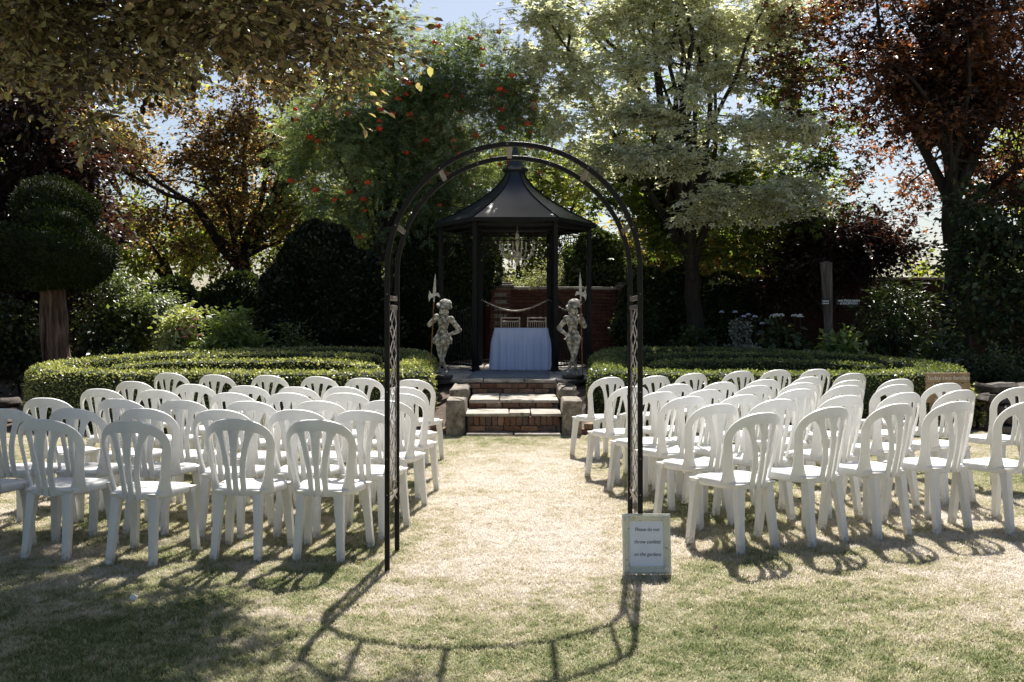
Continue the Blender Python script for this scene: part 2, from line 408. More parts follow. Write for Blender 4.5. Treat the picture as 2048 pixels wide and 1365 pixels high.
# ---------------------------------------------------------------- mesh helpers
class MB:
    """collects pieces; build() links them as ONE mesh object"""
    def __init__(self):
        self.v = []
        self.f = []

    def add(self, verts, faces):
        o = len(self.v)
        self.v += [tuple(p) for p in verts]
        self.f += [tuple(i + o for i in f) for f in faces]
        return self

    def box(self, c, s, rot=None, bev=0.0, jit=0.0):
        """chamfered box"""
        x, y, z = s[0] / 2, s[1] / 2, s[2] / 2
        b = min(bev, x * 0.9, y * 0.9, z * 0.9)
        if b <= 0:
            vs = [(-x, -y, -z), (x, -y, -z), (x, y, -z), (-x, y, -z), (-x, -y, z), (x, -y, z), (x, y, z), (-x, y, z)]
            fs = [(0, 3, 2, 1), (4, 5, 6, 7), (0, 1, 5, 4), (1, 2, 6, 5), (2, 3, 7, 6), (3, 0, 4, 7)]
        else:
            rings = []
            for zz, ins in ((-z, b), (-z + b, 0), (z - b, 0), (z, b)):
                X, Y = x - ins, y - ins
                k = b * 0.5 if ins == 0 else 0
                rings.append([(-X + k, -Y, zz), (X - k, -Y, zz), (X, -Y + k, zz), (X, Y - k, zz), (X - k, Y, zz), (-X + k, Y, zz), (-X, Y - k, zz), (-X, -Y + k, zz)] if k else
                             [(-X, -Y, zz), (X, -Y, zz), (X, -Y, zz), (X, Y, zz), (X, Y, zz), (-X, Y, zz), (-X, Y, zz), (-X, -Y, zz)])
            # top and bottom rings use 8 points too (pairs nearly meet) so the sides stitch
            vs = []
            for r_ in rings:
                vs += r_
            fs = []
            for k in range(3):
                for i in range(8):
                    j = (i + 1) % 8
                    fs.append((k * 8 + i, k * 8 + j, (k + 1) * 8 + j, (k + 1) * 8 + i))
            fs.append(tuple(reversed(range(8))))
            fs.append(tuple(range(24, 32)))
        if jit:
            vs = [(a + random.uniform(-jit, jit), b_ + random.uniform(-jit, jit), c_ + random.uniform(-jit, jit)) for a, b_, c_ in vs]
        m = rot if rot is not None else Matrix.Identity(3)
        c = Vector(c)
        return self.add([m @ Vector(p) + c for p in vs], fs)

    def tube(self, pts, rads, sides=8, cap=True, closed=False):
        pts = [Vector(p) for p in pts]
        if isinstance(rads, (int, float)):
            rads = [rads] * len(pts)
        n = len(pts)
        up = None
        rings = []
        for i, p in enumerate(pts):
            a = pts[(i - 1) % n] if (closed or i > 0) else p
            b = pts[(i + 1) % n] if (closed or i < n - 1) else p
            d = (b - a)
            d = d.normalized() if d.length > 1e-9 else Vector((0, 0, 1))
            if up is None:
                up = Vector((0, 0, 1)) if abs(d.z) < 0.9 else Vector((1, 0, 0))
            s = d.cross(up)
            if s.length < 1e-6:
                s = d.orthogonal()
            s.normalize()
            up = s.cross(d).normalized()
            rings.append([p + (s * math.cos(t) + up * math.sin(t)) * rads[i] for t in [2 * PI * k / sides for k in range(sides)]])
        vs = [q for r_ in rings for q in r_]
        fs = []
        for i in range(n if closed else n - 1):
            for k in range(sides):
                l = (k + 1) % sides
                i2 = (i + 1) % n
                fs.append((i * sides + k, i * sides + l, i2 * sides + l, i2 * sides + k))
        if cap and not closed:
            fs.append(tuple(reversed(range(sides))))
            fs.append(tuple(range((n - 1) * sides, n * sides)))
        return self.add(vs, fs)

    def lathe(self, prof, sides=16, c=(0, 0, 0), phase=0.0, cap=True):
        c = Vector(c)
        vs = []
        for r_, z in prof:
            vs += [c + Vector((r_ * math.cos(phase + 2 * PI * k / sides), r_ * math.sin(phase + 2 * PI * k / sides), z)) for k in range(sides)]
        fs = []
        for i in range(len(prof) - 1):
            for k in range(sides):
                l = (k + 1) % sides
                fs.append((i * sides + k, i * sides + l, (i + 1) * sides + l, (i + 1) * sides + k))
        if cap:
            fs.append(tuple(reversed(range(sides))))
            fs.append(tuple(range((len(prof) - 1) * sides, len(prof) * sides)))
        return self.add(vs, fs)

    def ellipsoid(self, c, r, seg=12, rings=8, rot=None):
        m = rot if rot is not None else Matrix.Identity(3)
        c = Vector(c)
        vs = [m @ Vector((0, 0, -r[2])) + c]
        for i in range(1, rings):
            t = -PI / 2 + PI * i / rings
            for k in range(seg):
                a = 2 * PI * k / seg
                vs.append(m @ Vector((r[0] * math.cos(t) * math.cos(a), r[1] * math.cos(t) * math.sin(a), r[2] * math.sin(t))) + c)
        vs.append(m @ Vector((0, 0, r[2])) + c)
        fs = [(0, 1 + (k + 1) % seg, 1 + k) for k in range(seg)]
        for i in range(rings - 2):
            for k in range(seg):
                l = (k + 1) % seg
                fs.append((1 + i * seg + k, 1 + i * seg + l, 1 + (i + 1) * seg + l, 1 + (i + 1) * seg + k))
        last = len(vs) - 1
        fs += [(1 + (rings - 2) * seg + k, 1 + (rings - 2) * seg + (k + 1) % seg, last) for k in range(seg)]
        return self.add(vs, fs)

    def mesh(self, name, mat, smooth=True, angle=40):
        me = bpy.data.meshes.new(name)
        me.from_pydata(self.v, [], self.f)
        me.materials.append(M[mat])
        bm = bmesh.new()
        bm.from_mesh(me)
        bmesh.ops.remove_doubles(bm, verts=bm.verts, dist=1e-6)
        bmesh.ops.recalc_face_normals(bm, faces=bm.faces)
        bm.to_mesh(me)
        bm.free()
        if smooth:
            me.polygons.foreach_set('use_smooth', [True] * len(me.polygons))
            try:
                me.set_sharp_from_angle(angle=R(angle))
            except Exception:
                pass
        return me

    def build(self, name, mat, parent=None, smooth=True, angle=40):
        return link(name, self.mesh(name, mat, smooth, angle), parent)


def link(name, data, parent=None, loc=None):
    o = bpy.data.objects.new(name, data)
    C.objects.link(o)
    if parent is not None:
        o.parent = parent
    if loc is not None:
        o.location = loc
    return o


def tag(o, label=None, cat=None, group=None, kind=None):
    if label:
        o['label'] = label
    if cat:
        o['category'] = cat
    if group:
        o['group'] = group
    if kind:
        o['kind'] = kind
    return o


def thing(name, label, cat, loc=(0, 0, 0), rz=0.0, group=None):
    o = bpy.data.objects.new(name, None)
    o.empty_display_size = 0.2
    C.objects.link(o)
    o.location = loc
    o.rotation_euler = (0, 0, rz)
    return tag(o, label, cat, group)


def copy_tree(o, parent=None):
    c = o.copy()
    C.objects.link(c)
    c.parent = parent
    for ch in o.children:
        copy_tree(ch, c)
    return c


def np_mesh(name, verts, faces, mat, edge=None, smooth=False):
    """fast mesh of equal-sided faces"""
    k = faces.shape[1]
    me = bpy.data.meshes.new(name)
    me.vertices.add(len(verts))
    me.vertices.foreach_set('co', verts.astype(np.float32).ravel())
    me.loops.add(faces.size)
    me.loops.foreach_set('vertex_index', faces.astype(np.int32).ravel())
    me.polygons.add(len(faces))
    me.polygons.foreach_set('loop_start', (np.arange(len(faces)) * k).astype(np.int32))
    me.polygons.foreach_set('loop_total', np.full(len(faces), k, np.int32))
    if smooth:
        me.polygons.foreach_set('use_smooth', np.ones(len(faces), bool))
    me.update(calc_edges=True)
    if edge is not None:
        a = me.attributes.new('edge', 'FLOAT', 'POINT')
        a.data.foreach_set('value', edge.astype(np.float32))
    me.materials.append(M[mat])
    return me


# leaf templates: x along the leaf, y across, z normal
def T(v, f, e=None):
    return np.array(v, float), np.array(f, int), (np.array(e, float) if e is not None else None)


LEAF = {
    'simple': T([(0, 0, 0), (0.45, 0.30, 0.07), (1, 0, -0.08), (0.45, -0.30, 0.07)], [(0, 1, 2), (0, 2, 3)]),
    'small': T([(0, 0, 0), (0.5, 0.34, 0.05), (1, 0, 0), (0.5, -0.34, 0.05)], [(0, 1, 2), (0, 2, 3)]),
    'narrow': T([(0, 0, 0), (0.45, 0.14, 0.04), (1, 0, -0.10), (0.45, -0.14, 0.04)], [(0, 1, 2), (0, 2, 3)]),
    'ovate': T([(0, 0, 0), (0.28, 0.27, 0.05), (0.68, 0.24, 0.05), (1, 0, -0.06), (0.68, -0.24, 0.05), (0.28, -0.27, 0.05)],
               [(0, 1, 2), (0, 2, 3), (0, 3, 4), (0, 4, 5)]),
}


def palmate(n, spread, seed_e=True):
    v = [(0.35, 0, 0.02)]
    e = [0.0]
    angs = [(-spread + 2 * spread * i / (n - 1)) for i in range(n)]
    tips, vals = [], []
    for i, a in enumerate(angs):
        ln = 0.65 if i == n // 2 else (0.58 if 0 < i < n - 1 else 0.42)
        tips.append((0.35 + ln * math.cos(a), ln * math.sin(a), -0.07))
    step = angs[1] - angs[0]
    for i in range(n + 1):
        a = -spread - step / 2 + step * i
        ln = 0.27 if 0 < i < n else 0.30
        vals.append((0.35 + ln * math.cos(a), ln * math.sin(a), 0.04))
    f = []
    for i in range(n):
        b = len(v)
        v += [vals[i], tips[i], vals[i + 1]]
        e += [0.55, 1.0, 0.55]
        f += [(0, b, b + 1), (0, b + 1, b + 2)]
    return T(v, f, e)


LEAF['maple5'] = palmate(5, R(125))
LEAF['maple3'] = palmate(3, R(80))
# pinnate (rowan): stalk with paired leaflets
pv, pf = [], []
for i in range(6):
    x = 0.22 + 0.13 * i
    for s in (-1, 1):
        b = len(pv)
        pv += [(x, 0, 0), (x + 0.10, s * 0.10 - 0.02, 0.01), (x + 0.12, s * 0.27, -0.05), (x + 0.02, s * 0.13, 0.01)]
        pf += [(b, b + 1, b + 2), (b, b + 2, b + 3)]
b = len(pv)
pv += [(0.95, 0, 0), (1.08, 0.045, 0), (1.22, 0, -0.04), (1.08, -0.045, 0)]
pf += [(b, b + 1, b + 2), (b, b + 2, b + 3)]
LEAF['pinnate'] = T(pv, pf)


def unit(a):
    return a / np.maximum(np.linalg.norm(a, axis=-1, keepdims=True), 1e-9)


def leaves(pos, dirs, nrm, size, shape):
    tv, tf, te = LEAF[shape]
    e1 = unit(dirs)
    e2 = unit(np.cross(nrm, e1))
    e3 = np.cross(e1, e2)
    s = size[:, None, None]
    V = pos[:, None, :] + s * (tv[None, :, 0:1] * e1[:, None, :] + tv[None, :, 1:2] * e2[:, None, :] + tv[None, :, 2:3] * e3[:, None, :])
    n, k = len(pos), len(tv)
    F = (tf[None] + (np.arange(n) * k)[:, None, None]).reshape(-1, 3)
    E = np.tile(te, n) if te is not None else None
    return V.reshape(-1, 3), F, E


def rand_dirs(n, rng):
    v = rng.normal(size=(n, 3))
    return unit(v)


def sprays(clumps, per, leaf_size, rng, flat=0.5, droop=0.25, per_twig=10, up=0.8, twig_r=0.004, reach=1.0, bias=(0, 0, 0)):
    """leafy twigs filling ellipsoid clumps. clumps: (centre, radii, weight). returns leaf pos, dir, normal, size and twig segments"""
    P, D, Nn, S, segs = [], [], [], [], []
    for c, r_, w in clumps:
        c = np.array(c, float)
        r_ = np.array(r_, float)
        nt = max(1, int(per * w))
        u = rand_dirs(nt, rng)
        start = c + u * r_ * (rng.random((nt, 1)) ** 0.7) * 0.72 * (0.7 + 0.6 * rng.random((nt, 1)))
        d = unit(u * np.array([1, 1, flat]) + rng.normal(size=(nt, 3)) * 0.35 + np.array(bias))
        ln = (rng.random(nt) ** 2 * 1.5 + 0.4) * float(np.mean(r_)) * 0.75 * reach
        for k in range(per_twig):
            t = (k + rng.random(nt)) / per_twig
            q = start + d * (ln * t)[:, None]
            q[:, 2] -= droop * ln * t * t
            side = rng.normal(size=(nt, 3)) * 0.75
            ld = unit(d + side * np.array([1, 1, 0.5]) + np.array([0, 0, -droop]))
            P.append(q + rng.normal(size=(nt, 3)) * leaf_size * 0.5)
            D.append(ld)
            nn = rng.normal(size=(nt, 3)) * (1.05 - up)
            nn[:, 2] += up
            Nn.append(nn)
            S.append(leaf_size * (0.6 + 0.7 * rng.random(nt)))
        e = start + d * ln[:, None]
        e[:, 2] -= droop * ln
        segs.append((start, e))
    return (np.concatenate(P), np.concatenate(D), np.concatenate(Nn), np.concatenate(S),
            np.concatenate([s[0] for s in segs]), np.concatenate([s[1] for s in segs]))


def twig_mesh(A, B, r_):
    """three-sided twigs from A to B"""
    d = unit(B - A)
    ref = np.where(np.abs(d[:, 2:3]) < 0.9, np.array([[0, 0, 1.0]]), np.array([[1.0, 0, 0]]))
    s = unit(np.cross(d, ref))
    u = np.cross(s, d)
    V = []
    for base, rad in ((A, r_), (B, r_ * 0.35)):
        for k in range(3):
            a = 2 * PI * k / 3
            V.append(base + (s * math.cos(a) + u * math.sin(a)) * rad)
    V = np.stack(V, 1)
    n = len(A)
    f = np.array([(0, 1, 4, 3), (1, 2, 5, 4), (2, 0, 3, 5)])
    F = (f[None] + (np.arange(n) * 6)[:, None, None]).reshape(-1, 4)
    return V.reshape(-1, 3), F


def crooked(a, b, n, amp, rng, sag=0.0):
    a, b = Vector(a), Vector(b)
    L = (b - a).length
    pts = []
    o = Vector((0, 0, 0))
    for i in range(n + 1):
        t = i / n
        o = o + Vector(rng.normal(size=3)) * amp * L / n
        k = math.sin(PI * t)
        pts.append(a.lerp(b, t) + o * min(1, k * 1.3) + Vector((0, 0, sag * L * k)))
    return pts


def tree(name, label, base, fork, crown_clumps, leaf, mat, leaf_size, per, rng_seed, trunk_r=0.2, bark='bark', limbs=10, cat='tree',
         group=None, flat=0.5, droop=0.25, per_twig=10, up=0.8, lean=0.0, trunks=1, crown_name='crown', twig_r=0.006, reach=1.0, bias=(0, 0, 0), extra_mats=None, limb_k=1.0):
    """tapered trunk, limbs to the clumps of the crown, leafy twigs in every clump"""
    rng = np.random.default_rng(rng_seed)
    base = Vector(base)
    t = thing(name, label, cat, base, 0, group)
    fork = Vector(fork)
    mb = MB()
    for k in range(trunks):
        off = Vector((0.28 * (k - (trunks - 1) / 2) * trunk_r * 6, 0, 0))
        pts = crooked(Vector((0, 0, -0.1)) + off, fork - base + off * 1.6, 7, 0.10, rng)
        rr = [trunk_r * (1.35 if i == 0 else 1.08 - 0.06 * i) for i in range(8)]
        mb.tube(pts, rr, 12)
    mb.build('trunk', bark, t)
    # limbs
    lb = MB()
    cl = sorted(crown_clumps, key=lambda c: -c[2])
    for i, (c, r_, w) in enumerate(cl[:limbs]):
        tip = Vector(c) - base
        st = (fork - base) * (0.82 + 0.18 * rng.random())
        pts = crooked(st, tip, 7, 0.16, rng, 0.06)
        r0 = trunk_r * (0.34 + 0.22 * rng.random()) * limb_k
        lb.tube(pts, [r0 * (1 - 0.85 * q / 7) + 0.006 for q in range(8)], 7)
        for j in range(3):
            k = 3 + j
            q = pts[k] + Vector(rng.normal(size=3)) * Vector(r_).length * 0.4
            lb.tube(crooked(pts[k], q, 4, 0.2, rng), [r0 * 0.35, r0 * 0.28, r0 * 0.2, r0 * 0.14, 0.005], 5)
    if lb.v:
        lb.build('limb', bark, t)
    groups = [(crown_clumps, leaf, mat, per, crown_name)] + (extra_mats or [])
    bvec = np.array(base)
    for gc, gl, gm, gp, gn in groups:
        P, D, Nn, S, A, B = sprays(gc, gp, leaf_size, rng, flat, droop, per_twig, up, twig_r, reach, bias)
        V, F, E = leaves(P - bvec, D, Nn, S, gl)
        crown = link(gn, np_mesh(gn, V, F, gm, E), t)
        TV, TF = twig_mesh(A - bvec, B - bvec, twig_r)
        link('twigs', np_mesh('twigs', TV, TF, 'twig'), crown)
    return t


def fill_clumps(n, centre, radii, rng, r_lo=0.5, r_hi=0.9, flat=0.7, shell=0.5, keep=None):
    """clump list inside an ellipsoid, more of them towards its outside"""
    out = []
    c = np.array(centre, float)
    rad = np.array(radii, float)
    tries = 0
    while len(out) < n and tries < n * 40:
        tries += 1
        u = rand_dirs(1, rng)[0]
        q = c + u * rad * (shell + (1 - shell) * rng.random())
        if keep and not keep(q):
            continue
        r_ = r_lo + (r_hi - r_lo) * rng.random()
        out.append((q, (r_, r_, r_ * flat), 0.6 + 0.8 * rng.random()))
    return out


# ================================================================ THE GROUND
def sstep(t):
    t = max(0.0, min(1.0, t))
    return t * t * (3 - 2 * t)


def lawn_z(x, y):
    return 0.066 * sstep((x - 0.6) / 1.7) * (1 - sstep((y - 7.5) / 4.0))


def sheet(name, x0, x1, y0, y1, nx, ny, zf, mat):
    vs = []
    for j in range(ny + 1):
        for i in range(nx + 1):
            x = x0 + (x1 - x0) * i / nx
            y = y0 + (y1 - y0) * j / ny
            vs.append((x, y, zf(x, y)))
    fs = [(j * (nx + 1) + i, j * (nx + 1) + i + 1, (j + 1) * (nx + 1) + i + 1, (j + 1) * (nx + 1) + i) for j in range(ny) for i in range(nx)]
    o = MB().add(vs, fs).build(name, mat)
    return o


def lawn_sheet():
    xs = [-400, -60, -16] + [-8 + 0.5 * i for i in range(33)] + [16, 60, 400]
    ys = [-200, -30, -5] + [0.5 * i for i in range(27)] + [16, 60, 250, 900]
    vs = [(x, y, lawn_z(x, y)) for y in ys for x in xs]
    n = len(xs)
    fs = [(j * n + i, j * n + i + 1, (j + 1) * n + i + 1, (j + 1) * n + i) for j in range(len(ys) - 1) for i in range(n - 1)]
    return MB().add(vs, fs).build('lawn', 'lawn')


tag(lawn_sheet(), 'mown lawn, parched straw in the aisle and green at its edges', kind='structure')


def bed_z(x, y):
    t = max(0.0, min(1.0, (y - 12.75) / 8.0))
    return 0.006 + 0.16 * t + 0.03 * noise.noise(Vector((x * 0.8, y * 0.8, 0))) * min(1, max(0, (y - 12.8) * 3))


tag(sheet('garden_bed', -30, 30, 12.75, 34, 120, 60, bed_z, 'soil'), 'dark soil of the planted beds behind the lawn', kind='structure')


def bank_z(side):
    def f(x, y):
        t = max(0.0, min(1.0, (y - 12.85) / 1.75))
        return 0.012 + 0.50 * t ** 0.9 + 0.035 * noise.noise(Vector((x * 4, y * 4, side))) + 0.02 * noise.noise(Vector((x * 11, y * 11, side)))
    return f


tag(sheet('earth_bank', -1.32, -0.80, 12.8, 14.75, 16, 40, bank_z(1), 'soil'), 'bare earth bank sloping up beside the steps', kind='structure')
tag(sheet('earth_bank', 0.84, 1.35, 12.8, 14.75, 16, 40, bank_z(2), 'soil'), 'bare earth bank by the hedge end', kind='structure')

# grass: one tuft patch, laid many times over the near lawn
rng = np.random.default_rng(3)
PATCH = 0.30
nb = 1500
bp = np.c_[(rng.random(nb) - 0.5) * PATCH * 1.15, (rng.random(nb) - 0.5) * PATCH * 1.15, np.zeros(nb)]
ang = rng.random(nb) * 2 * PI
lean = rng.random(nb) * 1.6 + 0.25
hgt = 0.009 + 0.014 * rng.random(nb) ** 1.5
wid = 0.0016 + 0.0012 * rng.random(nb)
hd = np.c_[np.cos(ang), np.sin(ang), np.zeros(nb)]
sd = np.c_[-np.sin(ang), np.cos(ang), np.zeros(nb)]
midp = bp + hd * (hgt * lean * 0.35)[:, None] + np.c_[np.zeros(nb), np.zeros(nb), hgt * 0.62]
tip = bp + hd * (hgt * lean * 1.1)[:, None] + np.c_[np.zeros(nb), np.zeros(nb), hgt]
bp[:, 2] = -0.002
V = np.stack([bp - sd * wid[:, None], bp + sd * wid[:, None], midp + sd * wid[:, None] * 0.7, midp - sd * wid[:, None] * 0.7, tip], 1).reshape(-1, 3)
f5 = np.array([(0, 1, 2), (0, 2, 3), (3, 2, 4)])
F = (f5[None] + (np.arange(nb) * 5)[:, None, None]).reshape(-1, 3)
tuft_me = np_mesh('turf_tuft', V, F, 'grass_blade')
tuft = bpy.data.objects.new('turf_tuft', tuft_me)
pts = []
y = 3.6
while y < 13.0:
    half = y * 0.56 + 0.4
    x = -half
    while x < half:
        if not (abs(x - 0.02) < 0.95 and y > 12.5):
            pts.append((x + random.uniform(-0.05, 0.05), y + random.uniform(-0.05, 0.05), lawn_z(x, y)))
        x += PATCH * 0.80
    y += PATCH * 0.80
gme = bpy.data.meshes.new('grass')
gme.from_pydata(pts, [], [])
gme.materials.append(M['grass_blade'])
grass = link('grass', gme)
tag(grass, 'short grass blades of the sunlit lawn', 'grass', kind='stuff')
ng = bpy.data.node_groups.new('lay_turf', 'GeometryNodeTree')
ng.interface.new_socket('Geometry', in_out='INPUT', socket_type='NodeSocketGeometry')
ng.interface.new_socket('Geometry', in_out='OUTPUT', socket_type='NodeSocketGeometry')
gi = ng.nodes.new('NodeGroupInput')
go = ng.nodes.new('NodeGroupOutput')
iop = ng.nodes.new('GeometryNodeInstanceOnPoints')
oi = ng.nodes.new('GeometryNodeObjectInfo')
oi.inputs['Object'].default_value = tuft
rv = ng.nodes.new('FunctionNodeRandomValue')
rv.data_type = 'FLOAT_VECTOR'
rv.inputs[0].default_value = (0, 0, 0)
rv.inputs[1].default_value = (0, 0, 6.283)
ng.links.new(gi.outputs[0], iop.inputs['Points'])
ng.links.new(oi.outputs['Geometry'], iop.inputs['Instance'])
ng.links.new(rv.outputs[0], iop.inputs['Rotation'])
ng.links.new(iop.outputs[0], go.inputs[0])
md = grass.modifiers.new('lay_turf', 'NODES')
md.node_group = ng

# ================================================================ STEPS AND TERRACE
TZ = 0.60            # terrace level
SX = 0.02            # centre line of the steps


def slab_mesh(w, d, h, seed, mat='york_stone'):
    random.seed(seed)
    m = MB().box((0, 0, 0), (w, d, h), bev=0.008, jit=0.005)
    return m.mesh('slab', mat, True, 30)


terrace = MB()
terrace.box((0.04, 17.6, TZ / 2 - 0.03), (3.6, 5.7, TZ - 0.06))
terrace_o = tag(terrace.build('terrace', 'mortar'), 'raised stone terrace carrying the gazebo', kind='structure')
random.seed(11)
ROWY = [14.72, 15.22, 15.62, 16.15, 16.75, 17.3, 17.9, 18.5, 19.1, 19.75, 20.4]
for j in range(len(ROWY) - 1):
    y0, y1 = ROWY[j], ROWY[j + 1]
    x = -1.74
    while x < 1.82:
        w = random.choice([0.42, 0.55, 0.66, 0.8])
        w = min(w, 1.83 - x)
        if w < 0.12:
            break
        me = slab_mesh(w - 0.02, y1 - y0 - 0.02, 0.05, random.random())
        o = link('paving_slab', me, terrace_o, (x + w / 2, (y0 + y1) / 2, TZ - 0.026 + random.uniform(-0.004, 0.004)))
        x += w

steps = thing('garden_steps', 'brick and stone slab steps rising from lawn to gazebo terrace', 'steps', (SX, 12.6, 0))


def brick_mesh(l, d, h, seed, mat):
    st = random.getstate()
    random.seed(seed)
    me = MB().box((0, 0, 0), (l, d, h), bev=0.006, jit=0.0025).mesh('brick', mat, True, 30)
    random.setstate(st)
    return me


BR_STRETCH = [brick_mesh(0.213, 0.10, 0.066, k, 'brick') for k in range(4)]
BR_HEAD = [brick_mesh(0.100, 0.21, 0.066, k + 10, 'brick') for k in range(4)]
BR_SOLD = [brick_mesh(0.068, 0.10, 0.112, k + 20, 'brick') for k in range(4)]


def course(kind, x0, x1, y, z, parent):
    ms, step = {'s': (BR_STRETCH, 0.225), 'h': (BR_HEAD, 0.112), 'o': (BR_SOLD, 0.078)}[kind]
    x = x0
    i = 0
    while x + step * 0.55 < x1:
        o = link('brick', random.choice(ms), parent, (x + step / 2, y + random.uniform(-0.006, 0.004), z))
        o.rotation_euler = (0, random.uniform(-0.02, 0.02), random.uniform(-0.02, 0.02) + (PI if random.random() < 0.5 else 0))
        x += step
        i += 1


HW = 0.60
core = MB()
core.box((0, 0.50, 0.105), (2 * HW, 0.60, 0.20))
core.box((0, 1.45, 0.17), (2 * HW, 1.18, 0.33))
core.box((0, 2.12, 0.275), (2 * HW, 0.38, 0.55))
core.build('core', 'mortar', steps)


def slab_row(widths, x0, yc, d, z, parent, h=0.045):
    x = x0
    for k, w in enumerate(widths):
        o = link('tread_slab', slab_mesh(w - 0.012, d, h, 40 + k + int(z * 100)), parent, (x + w / 2, yc + random.uniform(-0.008, 0.008), z))
        o.rotation_euler = (random.uniform(-0.006, 0.006), random.uniform(-0.006, 0.006), random.uniform(-0.008, 0.008))
        x += w


slab_row([0.60, 0.60], -HW, 0.09, 0.30, 0.020, steps)
course('s', -HW + 0.02, HW, 0.20, 0.082, steps)
course('o', -HW + 0.01, HW, 0.20, 0.178, steps)
slab_row([0.56, 0.28, 0.40], -HW - 0.02, 0.50, 0.72, 0.258, steps)
course('s', -HW, HW, 0.84, 0.322, steps)
slab_row([0.41, 0.80], -HW, 1.36, 1.14, 0.378, steps)
course('s', -HW, HW, 1.93, 0.438, steps)
course('s', -HW - 0.1, HW, 1.93, 0.512, steps)
slab_row([0.48, 0.60, 0.46, 0.30], -0.92, 2.10, 0.42, 0.580, steps)
# flanking blocks
for s in (-1, 1):
    xo = s * 0.735
    p = MB().box((0, 0, 0), (0.24, 0.62, 0.46), bev=0.022, jit=0.012).build('pier_block', 'pier_stone', steps)
    p.location = (xo, 0.30, 0.228)
    q = MB().box((0, 0, 0), (0.25, 0.95, 0.30), bev=0.03, jit=0.014).build('pier_block', 'pier_stone', steps)
    q.location = (xo + s * 0.005, 1.28, 0.41)
    q = MB().box((0, 0, 0), (0.22, 0.42, 0.40), bev=0.03, jit=0.014).build('pier_block', 'pier_stone', steps)
    q.location = (xo + s * 0.01, 0.70, 0.196)
    for k in range(3 if s < 0 else 5):
        o = link('brick', random.choice(BR_STRETCH), steps, (s * (0.97 + 0.16 * k), 0.28 + random.uniform(-0.03, 0.05), 0.036))
        o.rotation_euler = (0, 0, R(random.uniform(-25, 25)) + PI / 2 * (k % 2))
    for k in range(1 if s < 0 else 2):
        o = link('brick', random.choice(BR_STRETCH), steps, (s * (0.99 + 0.2 * k), 0.30, 0.106))
        o.rotation_euler = (0, 0, R(random.uniform(60, 100)))

# ================================================================ GAZEBO
GX, GY = 0.055, 18.05
GS = 1.335
gaz = thing('gazebo', 'hexagonal black metal gazebo with flared pointed roof on stone terrace', 'gazebo', (GX, GY, TZ))


def hexp(r_, k, z=0.0):
    a = -PI / 2 - PI / 6 + k * PI / 3      # k=0: front-left, k=1: front-right
    return Vector((r_ * math.cos(a), r_ * math.sin(a), z))


EZ = 2.56           # eave above terrace
for k in range(6):
    p = hexp(GS, k)
    mb = MB()
    a = -PI / 2 - PI / 6 + k * PI / 3
    rot = Matrix.Rotation(a, 3, 'Z')
    mb.box(p + Vector((0, 0, EZ / 2)), (0.085, 0.085, EZ), rot, 0.008)
    mb.box(p + Vector((0, 0, EZ / 2)), (0.03, 0.107, EZ - 0.1), rot, 0.004)
    post = mb.build('post', 'black_metal', gaz)
    fo = MB().lathe([(0.12, 0.0), (0.12, 0.014), (0.07, 0.03), (0.06, 0.09)], 12, p).build('base_plate', 'black_metal', post)
    for zz in (1.25, EZ - 0.25, EZ - 0.55):
        d = hexp(GS - 0.06, k, zz)
        MB().ellipsoid(d, (0.013, 0.013, 0.013), 8, 6).build('bolt', 'grey_iron', post)
# roof: six curved panels, with seams, cap and finial
prof = []
for i in range(13):
    t = i / 12
    r_ = 1.45 * (1 - t) ** 1.0 + 0.155 * t
    r_ = 0.155 + (1.45 - 0.155) * (1 - t) ** 1.75
    prof.append((r_, EZ + 0.03 + 0.97 * t ** 0.95))
roof = MB()
roof.lathe([(1.40, EZ - 0.005), (0.25, EZ + 0.62)], 6, (0, 0, 0), -PI / 2 - PI / 6, cap=False)
roof_o = roof.build('roof', 'black_metal', gaz, smooth=False)
for k in range(6):
    vs, fs = [], []
    for (r_, z) in prof:
        a, b_ = hexp(r_, k, z), hexp(r_, k + 1, z)
        for q in range(5):
            vs.append(a.lerp(b_, q / 4))
    for i in range(len(prof) - 1):
        for q in range(4):
            fs.append((i * 5 + q, i * 5 + q + 1, (i + 1) * 5 + q + 1, (i + 1) * 5 + q))
    MB().add(vs, fs).build('roof_panel', 'roof_metal', roof_o)
    MB().tube([hexp(r_ + 0.006, k, z + 0.004) for r_, z in prof], 0.013, 6).build('ridge_seam', 'black_metal', roof_o)
    a, b_ = hexp(1.45, k, EZ + 0.0), hexp(1.45, k + 1, EZ + 0.0)
    d = (b_ - a)
    rot = Matrix.Rotation(math.atan2(d.y, d.x), 3, 'Z')
    MB().box((a + b_) / 2, (d.length + 0.01, 0.022, 0.075), rot, 0.004).build('fascia', 'black_metal', roof_o)
    a, b_ = hexp(GS, k, EZ - 0.075), hexp(GS, k + 1, EZ - 0.075)
    d = (b_ - a)
    MB().box((a + b_) / 2, (d.length, 0.05, 0.05), rot, 0.004).build('eave_beam', 'black_metal', gaz)
    MB().box((a + b_) / 2 - Vector((0, 0, 0.10)), (d.length - 0.08, 0.02, 0.02), rot, 0.003).build('eave_rail', 'black_metal', gaz)
cap = MB()
cap.lathe([(0.15, EZ + 0.94), (0.235, EZ + 1.0), (0.245, EZ + 1.03), (0.165, EZ + 1.07), (0.085, EZ + 1.24), (0.03, EZ + 1.42), (0.012, EZ + 1.50)], 6, phase=-PI / 2 - PI / 6)
cap.build('cap', 'roof_metal', roof_o, smooth=False)
MB().lathe([(0.012, EZ + 1.47), (0.03, EZ + 1.50), (0.012, EZ + 1.53), (0.004, EZ + 1.62)], 10).build('finial', 'black_metal', roof_o)
